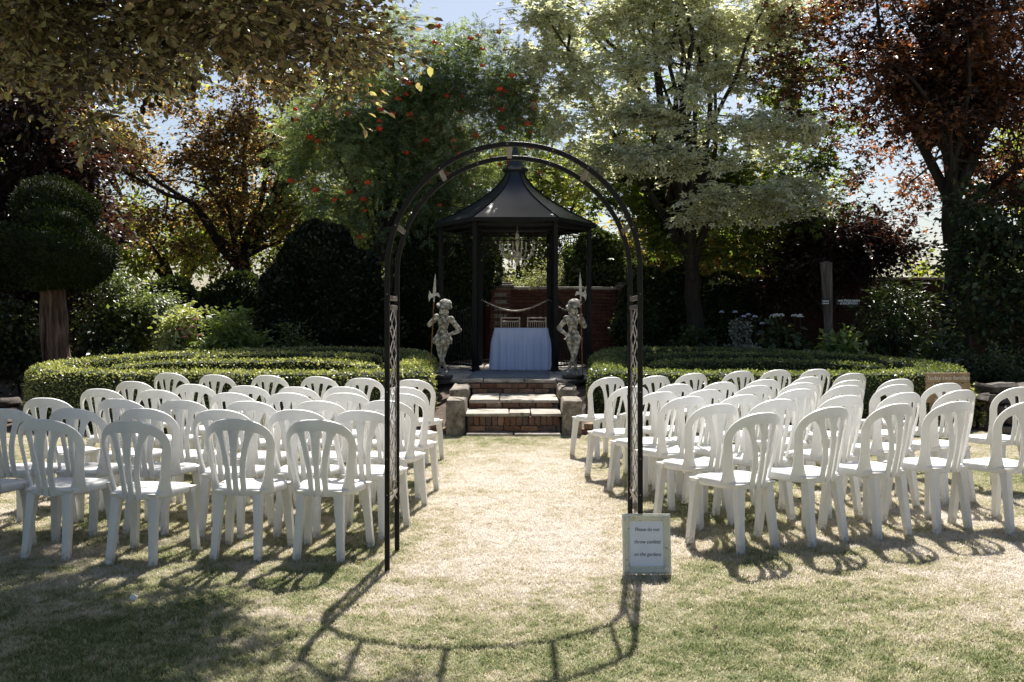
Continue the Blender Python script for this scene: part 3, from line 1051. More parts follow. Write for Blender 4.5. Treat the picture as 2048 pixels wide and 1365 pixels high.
# frieze: rings, shallow arch and scroll brackets on every side
for k in range(6):
    a, b_ = hexp(GS, k), hexp(GS, k + 1)
    d = (b_ - a).normalized()
    L = (b_ - a).length
    fz = MB()
    for q, (u, r_) in enumerate(((0.12, 0.11), (0.33, 0.075), (0.5, 0.075), (0.67, 0.075), (0.88, 0.11))):
        c = a + d * (L * u) + Vector((0, 0, EZ - 0.20 - r_))
        fz.tube([c + d * (r_ * math.cos(t)) + Vector((0, 0, r_ * math.sin(t))) for t in [2 * PI * i / 20 for i in range(20)]], 0.007, 5, closed=True)
    arc = []
    for i in range(25):
        t = i / 24
        arc.append(a + d * (0.04 + (L - 0.08) * t) + Vector((0, 0, EZ - 0.80 + 0.46 * math.sin(PI * t) ** 0.55)))
    fz.tube(arc, 0.009, 5)
    for s in (0, 1):
        for q, r_ in enumerate((0.075, 0.055, 0.045)):
            u = 0.11 + 0.13 * q
            cx = u if s == 0 else L - u
            c = a + d * cx + Vector((0, 0, EZ - 0.50 + 0.07 * q))
            pts_ = []
            for i in range(26):
                t = 3.2 * PI * i / 25
                rr = r_ * (1 - 0.75 * i / 25)
                pts_.append(c + d * (rr * math.cos(t) * (1 if s else -1)) + Vector((0, 0, rr * math.sin(t))))
            fz.tube(pts_, 0.006, 5)
    fz.build('frieze', 'black_metal', gaz)
# railings with a dipping top rail on the five closed sides
bar_me = {}
for k in range(1, 6):
    a, b_ = hexp(GS, k), hexp(GS, k + 1)
    d = (b_ - a).normalized()
    L = (b_ - a).length
    ra = thing('railing', None, None, (0, 0, 0))
    for kk in ('label', 'category'):
        if kk in ra:
            del ra[kk]
    ra.parent = gaz
    dip = lambda t: 1.24 - 0.20 * math.sin(PI * t)
    MB().tube([a + d * (0.05 + (L - 0.1) * i / 16) + Vector((0, 0, dip(i / 16))) for i in range(17)], 0.016, 7).build('top_rail', 'lit_metal' if k in (3, 2) else 'black_metal', ra)  # far rails coloured pale as if sunlit; the railing is black
    MB().box((a + b_) / 2 + Vector((0, 0, 0.09)), (L - 0.1, 0.025, 0.03), Matrix.Rotation(math.atan2(d.y, d.x), 3, 'Z')).build('bottom_rail', 'black_metal', ra)
    nbars = 11
    for i in range(nbars):
        t = (i + 0.7) / (nbars + 0.4)
        key = i
        if key not in bar_me:
            bar_me[key] = MB().tube([(0, 0, 0.08), (0, 0, dip(t) - 0.005)], 0.008, 6).mesh('bar', 'black_metal')
        link('bar', bar_me[key], ra, a + d * (0.05 + (L - 0.1) * t))

# chandelier
chz = EZ + TZ - 0.06
ch = thing('chandelier', 'brass and crystal chandelier with candle bulbs hanging inside the gazebo', 'chandelier', (GX + 0.04, GY, 0))
MB().tube([(0, 0, chz + 0.10), (0, 0, chz - 0.02)], 0.006, 6).build('chain', 'brass', ch)
MB().lathe([(0.012, chz - 0.02), (0.035, chz - 0.10), (0.052, chz - 0.18), (0.03, chz - 0.22), (0.045, chz - 0.24), (0.022, chz - 0.33), (0.018, chz - 0.38), (0.055, chz - 0.42), (0.06, chz - 0.47), (0.03, chz - 0.53), (0.05, chz - 0.56), (0.02, chz - 0.62), (0.004, chz - 0.66)], 12).build('stem', 'crystal', ch)
arm_me = cand_me = bulb_me = None
for k in range(8):
    a = 2 * PI * k / 8 + 0.25
    if arm_me is None:
        pp = []
        for i in range(15):
            t = i / 14
            pp.append((0.03 + 0.29 * t, 0, chz - 0.42 - 0.14 * math.sin(PI * min(1, t * 1.05)) + 0.03 * t + (0.04 if t > 0.9 else 0)))
        mb = MB().tube(pp, 0.010, 6)
        arm_me = mb.mesh('arm', 'crystal')
        cand_me = MB().lathe([(0.032, chz - 0.375), (0.036, chz - 0.362), (0.014, chz - 0.355), (0.013, chz - 0.27)], 10, (0.32, 0, 0)).mesh('candle', 'crystal')
        bulb_me = MB().lathe([(0.012, chz - 0.27), (0.021, chz - 0.235), (0.018, chz - 0.21), (0.004, chz - 0.185)], 10, (0.32, 0, 0)).mesh('bulb', 'bulb')
        drop_me = MB().lathe([(0.001, chz - 0.47), (0.012, chz - 0.445), (0.001, chz - 0.41)], 6, (0.30, 0, 0)).add(*(lambda q: (q.v, q.f))(MB().lathe([(0.001, chz - 0.66), (0.014, chz - 0.63), (0.001, chz - 0.58)], 6, (0.16, 0, 0)))).mesh('crystal_drop', 'crystal')
    ar = link('arm', arm_me, ch)
    ar.rotation_euler = (0, 0, a)
    link('candle', cand_me, ar)
    link('bulb', bulb_me, ar)
    link('crystal_drop', drop_me, ar)

# ---------------- table, cloth, two chairs, carpet
tb = thing('registry_table', 'small table hidden under the pale blue cloth in the gazebo', 'table', (0.16, 17.62, TZ))
MB().box((0, 0, 0.70), (0.90, 0.58, 0.03), bev=0.004).build('table_top', 'limewash', tb)
leg_me = MB().box((0, 0, 0.343), (0.04, 0.04, 0.684)).mesh('leg', 'limewash')
for sx in (-1, 1):
    for sy in (-1, 1):
        link('leg', leg_me, tb, (sx * 0.40, sy * 0.24, 0))
# cloth: top plus pleated skirt
prev = None
rings = []
per_ = 220
per_ = 300
hw_, hd_2, rc = 0.465, 0.305, 0.05
loop = []
for cx_, cy_, a0 in ((hw_ - rc, hd_2 - rc, 0), (-hw_ + rc, hd_2 - rc, 90), (-hw_ + rc, -hd_2 + rc, 180), (hw_ - rc, -hd_2 + rc, 270)):
    for q in range(9):
        a = R(a0 + 90 * q / 8)
        loop.append((cx_ + rc * math.cos(a), cy_ + rc * math.sin(a), math.cos(a), math.sin(a)))
loop.append(loop[0])
acc = [0.0]
for q in range(1, len(loop)):
    acc.append(acc[-1] + math.hypot(loop[q][0] - loop[q - 1][0], loop[q][1] - loop[q - 1][1]))
for zi in range(12):
    z = 0.722 * (1 - zi / 11) + 0.004
    t0 = zi / 11
    ring = []
    for i in range(per_):
        d_ = acc[-1] * i / per_
        q = max(k_ for k_ in range(len(acc)) if acc[k_] <= d_ + 1e-9)
        q = min(q, len(loop) - 2)
        f_ = (d_ - acc[q]) / max(1e-9, acc[q + 1] - acc[q])
        x_, y_, nx_, ny_ = (loop[q][j] * (1 - f_) + loop[q + 1][j] * f_ for j in range(4))
        ph_ = 2 * PI * d_ / 0.125 + 0.9 * math.sin(d_ * 5)
        wv = (0.5 + 0.5 * math.sin(ph_)) ** 1.5 - 0.35 + 0.2 * math.sin(ph_ * 0.37 + 1)
        off = 0.045 * t0 + 0.055 * min(1, t0 * 3.0) * wv + 0.012 * t0 * wv
        ring.append((x_ + nx_ * off, y_ + ny_ * off, z))
    rings.append(ring)
vs = [p for r_ in rings for p in r_]
fs = [(zi * per_ + i, zi * per_ + (i + 1) % per_, (zi + 1) * per_ + (i + 1) % per_, (zi + 1) * per_ + i) for zi in range(11) for i in range(per_)]
vs.append((0, 0, 0.728))
fs += [(len(vs) - 1, (i + 1) % per_, i) for i in range(per_)]
cl = MB().add(vs, fs).build('tablecloth', 'cloth', angle=70)
cl.location = (0.16, 17.62, TZ)
tag(cl, 'pale blue white pleated cloth draped to the ground over the table', 'tablecloth')


def chiavari(x, label):
    c = thing('banquet_chair', label, 'chair', (x, 18.22, TZ), PI, 'limewashed chairs behind the table')
    MB().box((0, 0, 0.445), (0.38, 0.38, 0.04), bev=0.012).build('seat', 'limewash', c)
    for sx in (-1, 1):
        MB().tube([(sx * 0.165, 0.17, 0), (sx * 0.165, 0.17, 0.43)], 0.015, 8).build('leg', 'limewash', c)
        MB().tube([(sx * 0.165, -0.17, 0), (sx * 0.165, -0.17, 0.45), (sx * 0.168, -0.20, 0.92)], 0.014, 8).build('back_post', 'limewash', c)
    for z in (0.62, 0.84, 0.905):
        yy = -0.17 - 0.03 * (z - 0.45) / 0.47
        MB().tube([(-0.168, yy, z), (0, yy - 0.012, z), (0.168, yy, z)], 0.011, 8).build('back_rail', 'limewash', c)
    for i in range(7):
        x_ = -0.12 + 0.04 * i
        MB().tube([(x_, -0.182, 0.62), (x_, -0.197, 0.84)], 0.0065, 6).build('spindle', 'limewash', c)
    for sx in (-1, 1):
        MB().tube([(sx * 0.165, -0.17, 0.2), (sx * 0.165, 0.17, 0.2)], 0.009, 6).build('stretcher', 'limewash', c)
    return c


chiavari(-0.03, 'limewashed spindle back chair behind the table, nearer the brick gate pier')
chiavari(0.455, 'limewashed spindle back chair behind the table, nearer the open lawn wall')
random.seed(5)
cp = MB()
nx, ny = 14, 18
vs = []
for j in range(ny + 1):
    for i in range(nx + 1):
        x = -0.62 + 1.24 * i / nx - (0.06 * (1 - j / ny))
        y = 14.86 + 2.0 * j / ny
        vs.append((x, y, TZ + 0.011 + 0.006 * noise.noise(Vector((x * 3, y * 3, 0)))))
fs = [(j * (nx + 1) + i, j * (nx + 1) + i + 1, (j + 1) * (nx + 1) + i + 1, (j + 1) * (nx + 1) + i) for j in range(ny) for i in range(nx)]
cp.add(vs, fs)
cp_o = cp.build('carpet', 'carpet')
so = cp_o.modifiers.new('thick', 'SOLIDIFY')
so.thickness = 0.008
tag(cp_o, 'grey carpet runner laid on the terrace before the table', 'carpet')


# ================================================================ STATUES
def remeshed(mb, name, mat, parent, voxel, smooth_it=4, disp=0.0, dscale=0.03):
    me = mb.mesh(name, mat)
    tmp = bpy.data.objects.new('tmp_' + name, me)
    C.objects.link(tmp)
    rm = tmp.modifiers.new('r', 'REMESH')
    rm.mode = 'VOXEL'
    rm.voxel_size = voxel
    sm = tmp.modifiers.new('s', 'SMOOTH')
    sm.factor = 0.5
    sm.iterations = smooth_it
    dg = bpy.context.evaluated_depsgraph_get()
    dg.update()
    out = bpy.data.meshes.new_from_object(tmp.evaluated_get(dg))
    bpy.data.objects.remove(tmp)
    if disp:
        n = len(out.vertices)
        co = np.empty(n * 3, np.float32)
        out.vertices.foreach_get('co', co)
        nr = np.empty(n * 3, np.float32)
        out.vertices.foreach_get('normal', nr)
        co = co.reshape(-1, 3)
        nr = nr.reshape(-1, 3)
        d = np.array([noise.noise(Vector(p / dscale)) + 0.5 * noise.noise(Vector(p / dscale * 2.3)) for p in co], np.float32)
        co = co + nr * (d * disp)[:, None]
        out.vertices.foreach_set('co', co.ravel())
    out.materials.clear()
    out.materials.append(M[mat])
    out.polygons.foreach_set('use_smooth', [True] * len(out.polygons))
    out.update()
    return link(name, out, parent)


def statue(loc, label, J, right):
    t = thing('statue', label, 'statue', loc, 0, 'stone guard statues flanking the gazebo')
    b = MB()
    b.lathe([(0.185, -0.12), (0.19, -0.085), (0.165, -0.07), (0.15, -0.045), (0.17, -0.03), (0.165, 0.0)], 24)
    b.build('plinth', 'bronze_base', t)
    m = MB()
    V3 = lambda p: Vector(p)
    # torso
    hip, waist, chest, neck = J['hip'], J['waist'], J['chest'], J['neck']
    m.tube([V3(hip) + Vector((0, 0, -0.02)), hip, waist, V3(waist).lerp(V3(chest), .5), chest, V3(chest).lerp(V3(neck), 0.55), neck], [0.070, 0.076, 0.062, 0.072, 0.082, 0.055, 0.028], 14)
    m.ellipsoid(V3(chest), (0.090, 0.064, 0.072))
    # ruff collar
    m.ellipsoid(V3(neck) + Vector((0, -0.008, -0.02)), (0.066, 0.058, 0.022))
    m.tube([neck, J['head']], [0.03, 0.032], 10)
    # head with nose, brow, chin
    h = V3(J['head'])
    fr = Matrix.Rotation(J['face'], 3, 'Z')
    m.ellipsoid(h, (0.050, 0.056, 0.068), rot=fr)
    m.ellipsoid(h + fr @ Vector((0, -0.062, -0.010)), (0.011, 0.016, 0.020), 8, 6, rot=fr)
    m.ellipsoid(h + fr @ Vector((0, -0.044, -0.05)), (0.020, 0.016, 0.016), 8, 6, rot=fr)
    m.ellipsoid(h + fr @ Vector((0, -0.048, 0.014)), (0.034, 0.012, 0.007), 8, 6, rot=fr)
    m.ellipsoid(h + fr @ Vector((0, -0.051, -0.031)), (0.015, 0.009, 0.006), 8, 6, rot=fr)
    for s in (-1, 1):
        m.ellipsoid(h + fr @ Vector((s * 0.022, -0.043, -0.018)), (0.014, 0.010, 0.014), 8, 6, rot=fr)
    # arms with puffed sleeves
    for sh, el, ha in J['arms']:
        m.ellipsoid(sh, (0.052, 0.05, 0.05))
        m.tube([sh, V3(sh).lerp(V3(el), 0.4), el], [0.036, 0.040, 0.033], 10)
        m.ellipsoid(el, (0.035, 0.035, 0.035), 10, 7)
        m.tube([el, V3(el).lerp(V3(ha), 0.5), V3(el).lerp(V3(ha), 0.86)], [0.035, 0.031, 0.022], 10)
        d = (V3(ha) - V3(el)).normalized()
        side = d.cross(Vector((0, 1, 0))).normalized()
        m.ellipsoid(V3(ha), (0.024, 0.018, 0.026), 10, 7)
        for q in range(4):
            o_ = side * (-0.018 + 0.012 * q)
            m.tube([V3(ha) + o_, V3(ha) + o_ + d * 0.026 + Vector((0, -0.008, 0)), V3(ha) + o_ + d * 0.034 + Vector((0, 0.012, -0.006))], [0.0085, 0.008, 0.007], 6)
        m.tube([V3(ha) + side * 0.018, V3(ha) + side * 0.034 + d * 0.012 + Vector((0, -0.012, 0))], [0.009, 0.007], 6)
    # legs, crossed
    for hp, kn, an, toe in J['legs']:
        hp, kn, an, toe = V3(hp), V3(kn), V3(an), V3(toe)
        m.tube([hp, hp.lerp(kn, 0.45), kn, kn.lerp(an, 0.32), kn.lerp(an, 0.75), an], [0.056, 0.047, 0.033, 0.036, 0.024, 0.019], 12)
        m.ellipsoid(an + Vector((0, 0.006, -0.035)), (0.024, 0.03, 0.03), 10, 7)
        m.tube([an + Vector((0, 0, -0.03)), an.lerp(toe, 0.6) + Vector((0, -0.02, -0.006)), toe], [0.026, 0.027, 0.016], 10)
    body = remeshed(m, 'figure', 'statue_stone', t, 0.0065, 2, 0.0022, 0.020)
    # tunic skirt / breeches with folds
    sk = MB()
    hv = V3(hip)
    rings_ = []
    n_ = 48
    L_ = J['skirt']
    for i, (k, zz) in enumerate(((0.074, 0.055), (0.084, 0.03), (0.100, 0.0), (0.132, -0.04), (0.140, -0.7 * L_), (0.132, -L_ + 0.012), (0.110, -L_), (0.06, -L_ + 0.02))):
        rings_.append([hv + Vector(((k + 0.010 * math.sin(q * 2 * PI / n_ * 9) * min(1, i / 3)) * math.cos(2 * PI * q / n_), (k * 0.82 + 0.008 * math.sin(q * 2 * PI / n_ * 11)) * math.sin(2 * PI * q / n_), zz)) for q in range(n_)])
    vs = [p for r_ in rings_ for p in r_]
    fs = [(i * n_ + q, i * n_ + (q + 1) % n_, (i + 1) * n_ + (q + 1) % n_, (i + 1) * n_ + q) for i in range(len(rings_) - 1) for q in range(n_)]
    sk.add(vs, fs)
    sk.build('breeches', 'statue_stone', t, angle=60)
    # belt
    MB().lathe([(0.068, 0.045), (0.074, 0.05), (0.074, 0.07), (0.068, 0.075)], 24, hv).build('belt', 'statue_stone', t)
    # hat: gathered crown and rolled brim, tilted
    hm = MB()
    tilt = Matrix.Rotation(J['hat_roll'], 3, 'Y') @ Matrix.Rotation(R(12), 3, 'X')
    hc = h + Vector((0.008, 0.014, 0.052))
    hm.ellipsoid(hc + tilt @ Vector((0.012, 0.012, 0.046)), (0.092, 0.09, 0.060), 18, 10, rot=tilt)
    ringp = [hc + tilt @ Vector((0.098 * math.cos(a), 0.094 * math.sin(a), 0.004 + 0.006 * math.sin(3 * a))) for a in [2 * PI * i / 28 for i in range(28)]]
    hm.tube(ringp, 0.021, 8, closed=True)
    hm.lathe([(0.085, -0.004), (0.085, 0.03)], 16, hc)
    hat = remeshed(hm, 'hat', 'statue_stone', t, 0.0065, 1, 0.007, 0.018)
    # hair at the nape
    hr = MB()
    for q in range(7):
        a = J['face'] + R(90) + R(-100 + 200 * q / 6)
        p0 = h + Vector((0.045 * math.cos(a), 0.045 * math.sin(a) + 0.01, 0.02))
        hr.tube([p0, p0 + Vector((0.012 * math.cos(a), 0.012 * math.sin(a), -0.05)), p0 + Vector((0.005 * math.cos(a), 0.006, -0.10))], [0.018, 0.021, 0.010], 7)
    remeshed(hr, 'hair', 'statue_stone', t, 0.0075, 1, 0.004, 0.012)
    # halberd
    p0, p1 = V3(J['pole'][0]), V3(J['pole'][1])
    po = MB().tube([p0, p1], [0.0085, 0.0075], 8).build('halberd', 'rusty_pole', t)
    d = (p1 - p0).normalized()
    hd_ = MB()
    hd_.tube([p1 + d * -0.10, p1 + d * 0.02], [0.012, 0.012], 8)
    blade = [(0, 0), (0.022, 0.05), (0.014, 0.20), (0, 0.32), (-0.014, 0.20), (-0.022, 0.05)]
    side = Vector((1, 0, 0))
    for sgn in (-1, 1):
        pass
    def plate(pts2, th=0.007):
        vs_ = [p1 + side * a + d * b_ + Vector((0, sy * th, 0)) for sy in (-1, 1) for a, b_ in pts2]
        k = len(pts2)
        fs_ = [tuple(range(k)), tuple(reversed(range(k, 2 * k)))] + [(i, (i + 1) % k, k + (i + 1) % k, k + i) for i in range(k)]
        hd_.add(vs_, fs_)
    plate(blade)
    s_ = -1 if not right else 1
    plate([(0, -0.03), (s_ * 0.05, -0.045), (s_ * 0.072, -0.10), (s_ * 0.085, -0.03), (s_ * 0.075, 0.065), (s_ * 0.045, 0.02), (0, 0.03)])
    plate([(0, -0.02), (-s_ * 0.04, -0.01), (-s_ * 0.085, -0.035), (-s_ * 0.06, 0.035), (0, 0.025)])
    hd_.build('halberd_head', 'grey_iron', po, smooth=False)
    return t


statue((-1.03, 14.66, 0.66), 'stone statue of halberd guard, hand on hip, head turned aside, before the holly', dict(
    hip=(0.012, 0, 0.575), waist=(0.012, 0, 0.655), chest=(0.03, -0.005, 0.775), neck=(0.043, -0.005, 0.88), head=(0.030, -0.015, 0.955),
    face=R(-32), hat_roll=R(10), skirt=0.125,
    arms=[((-0.075, 0, 0.850), (-0.185, 0.03, 0.735), (-0.115, -0.035, 0.815)), ((0.135, 0.0, 0.815), (0.262, 0.03, 0.655), (0.132, -0.035, 0.595))],
    legs=[((-0.045, -0.01, 0.52), (-0.020, -0.075, 0.295), (0.066, -0.05, 0.078), (0.060, -0.115, 0.018)), ((0.075, 0.01, 0.52), (0.03, 0.0, 0.31), (-0.052, 0.035, 0.078), (-0.085, -0.03, 0.018))],
    pole=((-0.165, -0.045, 0.0), (-0.105, -0.06, 1.17))), False)
statue((0.895, 14.66, 0.66), 'stone statue of halberd guard facing forward with raised hand, by the hedge end', dict(
    hip=(0.005, 0, 0.56), waist=(0.0, 0, 0.645), chest=(-0.008, -0.005, 0.775), neck=(-0.015, -0.005, 0.88), head=(0.002, -0.012, 0.955),
    face=R(14), hat_roll=R(-10), skirt=0.05,
    arms=[((-0.095, 0, 0.825), (-0.205, 0.03, 0.685), (-0.115, -0.04, 0.60)), ((0.08, 0.0, 0.835), (0.172, 0.0, 0.715), (0.115, -0.06, 0.865))],
    legs=[((-0.052, 0.01, 0.52), (0.0, 0.0, 0.31), (0.045, 0.035, 0.078), (0.055, -0.03, 0.018)), ((0.062, -0.01, 0.52), (0.025, -0.075, 0.305), (-0.078, -0.05, 0.085), (-0.045, -0.115, 0.018))],
    pole=((0.135, -0.06, 0.0), (0.105, -0.075, 1.19))), True)

# ================================================================ WALL, PIERS, LANTERNS
WY = 22.0
wall = thing('brick_wall', 'old red brick garden wall with pale coping behind the gazebo', 'wall', (2.6, WY, 0))
MB().box((-0.1, 0.14, 1.05), (5.4, 0.20, 2.12)).build('core', 'mortar', wall)
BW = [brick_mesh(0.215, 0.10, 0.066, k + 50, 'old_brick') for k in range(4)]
random.seed(21)
count = 0
restm = MB()
for j in range(28):
    z = 0.06 + j * 0.0755
    x = -2.78 + (0.1125 if j % 2 else 0)
    while x < 2.45:
        if -2.75 <= x < -0.25 and z > 0.30 and count < 296:
            o = link('brick', random.choice(BW), wall, (x + 0.1125, 0.0 + random.uniform(-0.004, 0.004), z))
            count += 1
        else:
            restm.box((x + 0.1125, random.uniform(-0.003, 0.003), z), (0.215, 0.10, 0.066))
        x += 0.225
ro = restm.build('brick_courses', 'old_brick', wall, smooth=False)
ro['kind'] = 'stuff'
for i in range(9):
    link('coping_stone', slab_mesh(0.58, 0.36, 0.06, i), wall, (-2.5 + 0.6 * i, 0.10, 2.165))


def garden_wall(x0, x1, h, label, y=WY):
    t = thing('garden_wall', label, 'wall', ((x0 + x1) / 2, y, 0))
    L = x1 - x0
    MB().box((0, 0.14, h / 2), (L, 0.20, h)).build('core', 'shaded_brick', t)
    mb = MB()
    for j in range(int(h / 0.0755)):
        x = -L / 2 + (0.1125 if j % 2 else 0)
        while x < L / 2 - 0.2:
            mb.box((x + 0.1125, random.uniform(-0.003, 0.003), 0.04 + j * 0.0755), (0.215, 0.10, 0.066))
            x += 0.225
    o = mb.build('brick_courses', 'shaded_brick', t, smooth=False)
    o['kind'] = 'stuff'
    k = int(L / 0.6)
    for i in range(k):
        link('coping_stone', slab_mesh(0.58, 0.36, 0.06, i + 30), t, (-L / 2 + 0.3 + 0.6 * i, 0.10, h + 0.03))


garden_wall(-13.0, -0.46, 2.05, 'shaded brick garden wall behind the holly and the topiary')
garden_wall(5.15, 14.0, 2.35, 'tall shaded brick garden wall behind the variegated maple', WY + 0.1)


def pier(x, h, label, w=0.45):
    t = thing('gate_pier', label, 'pier', (x, WY - 0.35, 0))
    MB().box((0, 0, h / 2), (w - 0.03, w - 0.03, h)).build('core', 'mortar', t)
    for j in range(int(h / 0.0755)):
        for k in range(2):
            for s in (-1, 1):
                if j % 2:
                    p = (-w / 4 + k * w / 2, s * (w / 2 - 0.05), 0.04 + j * 0.0755)
                    rz_ = 0
                else:
                    p = (s * (w / 2 - 0.05), -w / 4 + k * w / 2, 0.04 + j * 0.0755)
                    rz_ = PI / 2
                if (j * 8) < 230:
                    o = link('brick', random.choice(BW), t, p)
                    o.rotation_euler = (0, 0, rz_)
    MB().box((0, 0, h + 0.03), (w + 0.12, w + 0.12, 0.07), bev=0.012).build('cap_stone', 'slate_stone', t)
    MB().box((0, 0, h + 0.085), (w + 0.0, w + 0.0, 0.05), bev=0.012).build('cap_block', 'slate_stone', t)
    return t


pier(-0.24, 2.16, 'square brick gate pier with flat cap behind the table')


def lantern(x, y, z, label, s=1.0):
    t = thing('lantern', label, 'lantern', (x, y, z), 0, 'glazed garden lanterns')
    t.scale = (s, s, s)
    MB().lathe([(0.055, 0), (0.06, 0.012), (0.02, 0.03), (0.05, 0.045)], 8).build('base', 'black_metal', t)
    MB().lathe([(0.058, 0.045), (0.088, 0.245)], 4, phase=PI / 4).build('glass', 'lantern_glass', t, smooth=False)
    for k in range(4):
        a = PI / 4 + k * PI / 2
        MB().tube([(0.062 * math.cos(a), 0.062 * math.sin(a), 0.04), (0.093 * math.cos(a), 0.093 * math.sin(a), 0.25)], 0.006, 5).build('frame_bar', 'black_metal', t)
    MB().lathe([(0.115, 0.245), (0.11, 0.26), (0.055, 0.32), (0.05, 0.335), (0.02, 0.36), (0.008, 0.40)], 4, phase=PI / 4).build('hood', 'black_metal', t, smooth=False)
    return t


lantern(-0.26, WY - 0.35, 2.27, 'black glazed lantern standing on the brick gate pier')
ivypier = pier(2.55, 2.16, 'ivy covered brick pier between the gazebo and the variegated maple')
lantern(2.55, WY - 0.35, 2.27, 'black glazed lantern on the ivy covered pier', 1.15)

# ================================================================ WEDDING ARCH
arch = thing('garden_arch', 'black metal rose arch with lattice sides standing over the aisle', 'arch', (0.01, 5.83, 0))
AD = 0.50
AW = 0.737
AC = 1.757


def hoop_pts(n=40):
    p = [(-AW, 0, 0.0), (-AW, 0, 0.6), (-AW, 0, 1.2)]
    for i in range(n + 1):
        a = PI - PI * i / n
        p.append((AW * math.cos(a), 0, AC + AW * math.sin(a)))
    p += [(AW, 0, 1.2), (AW, 0, 0.6), (AW, 0, 0.0)]
    return p


def square_sweep(mb, pts, w, d):
    """square tube bent in the XZ plane"""
    vs = []
    n = len(pts)
    for i, p in enumerate(pts):
        a = Vector(pts[max(0, i - 1)])
        b_ = Vector(pts[min(n - 1, i + 1)])
        t = (b_ - a).normalized()
        nn = Vector((-t.z, 0, t.x))
        p = Vector(p)
        c = 0.003
        for (u, v) in ((-w / 2 + c, -d / 2), (w / 2 - c, -d / 2), (w / 2, -d / 2 + c), (w / 2, d / 2 - c), (w / 2 - c, d / 2), (-w / 2 + c, d / 2), (-w / 2, d / 2 - c), (-w / 2, -d / 2 + c)):
            vs.append(p + nn * u + Vector((0, v, 0)))
    fs = [(i * 8 + k, i * 8 + (k + 1) % 8, (i + 1) * 8 + (k + 1) % 8, (i + 1) * 8 + k) for i in range(n - 1) for k in range(8)]
    fs += [tuple(range(8)), tuple(range((n - 1) * 8, n * 8))]
    return mb.add(vs, fs)


for y_ in (0.0, AD):
    h = square_sweep(MB(), hoop_pts(), 0.029, 0.029).build('hoop', 'arch_metal', arch, angle=30)
    h.location = (0, y_, 0)
    for a in (20, 54, 72, 93, 108, 126, 159):
        p = Vector((AW * math.cos(R(a)), y_ - 0.014, AC + AW * math.sin(R(a))))
        MB().ellipsoid(p, (0.006, 0.004, 0.006), 8, 6).build('bolt', 'lit_metal', arch)
    for s in (-1, 1):
        for z in (1.62, 1.05, 0.66, 0.45):
            MB().ellipsoid((s * AW, y_ - 0.014, z), (0.005, 0.004, 0.005), 8, 6).build('bolt', 'lit_metal', arch)
for a in (21.5, 54, 92, 126, 159):
    p = Vector((AW * math.cos(R(a)), AD / 2, AC + AW * math.sin(R(a))))
    rot = Matrix.Rotation(R(90 - a), 3, 'Y')
    MB().box(p, (0.030, AD - 0.024, 0.012), rot, 0.002).build('rung', 'lit_metal', arch)
for s in (-1, 1):
    for z in (1.60, 1.545, 0.40):
        MB().box((s * AW, AD / 2, z), (0.012, AD - 0.024, 0.028), None, 0.002).build('side_bar', 'lit_metal', arch)
    # a lattice panel of crossing rods
    la = MB()
    z0, z1 = 0.42, 1.54
    w0, w1 = 0.06, AD - 0.06
    nper = 6
    for ph in range(4):
        for sg in (1,):
            pts_ = []
            for i in range(nper * 8 + 1):
                z = z0 + (z1 - z0) * i / (nper * 8)
                t = (i / 8 + ph * 0.5 / 1.0) * sg
                tri = abs(((t * 0.5) % 1.0) * 2 - 1)
                pts_.append((s * AW + (0.003 if ph % 2 else -0.003), w0 + (w1 - w0) * tri, z))
            la.tube(pts_, 0.003, 4)
    la.build('lattice', 'lit_metal', arch)
    for y_ in (w0, w1):
        MB().tube([(s * AW, y_, z0), (s * AW, y_, z1)], 0.004, 6).build('lattice_rod', 'lit_metal', arch)
    for z in (0.40,):
        MB().tube([(s * AW, 0.01, 0.52), (s * AW, AD - 0.01, 0.34)], 0.006, 5).build('brace', 'lit_metal', arch)


def text_mesh(body, size, extrude=0.0005, shear=0.0, align='CENTER', space=1.0, bold=0.0):
    cu = bpy.data.curves.new('lettering', 'FONT')
    cu.body = body
    cu.size = size
    cu.extrude = extrude
    cu.shear = shear
    cu.align_x = align
    cu.align_y = 'CENTER'
    cu.space_character = space
    cu.offset = bold
    cu.resolution_u = 3
    tmp = bpy.data.objects.new('tmp_text', cu)
    C.objects.link(tmp)
    dg = bpy.context.evaluated_depsgraph_get()
    dg.update()
    me = bpy.data.meshes.new_from_object(tmp.evaluated_get(dg))
    bpy.data.objects.remove(tmp)
    return me


def lettering(body, size, mat, parent, loc, rot=(R(90), 0, 0), **kw):
    me = text_mesh(body, size, **kw)
    me.materials.clear()
    me.materials.append(M[mat])
    o = link('lettering', me, parent, loc)
    o.rotation_euler = rot
    return o


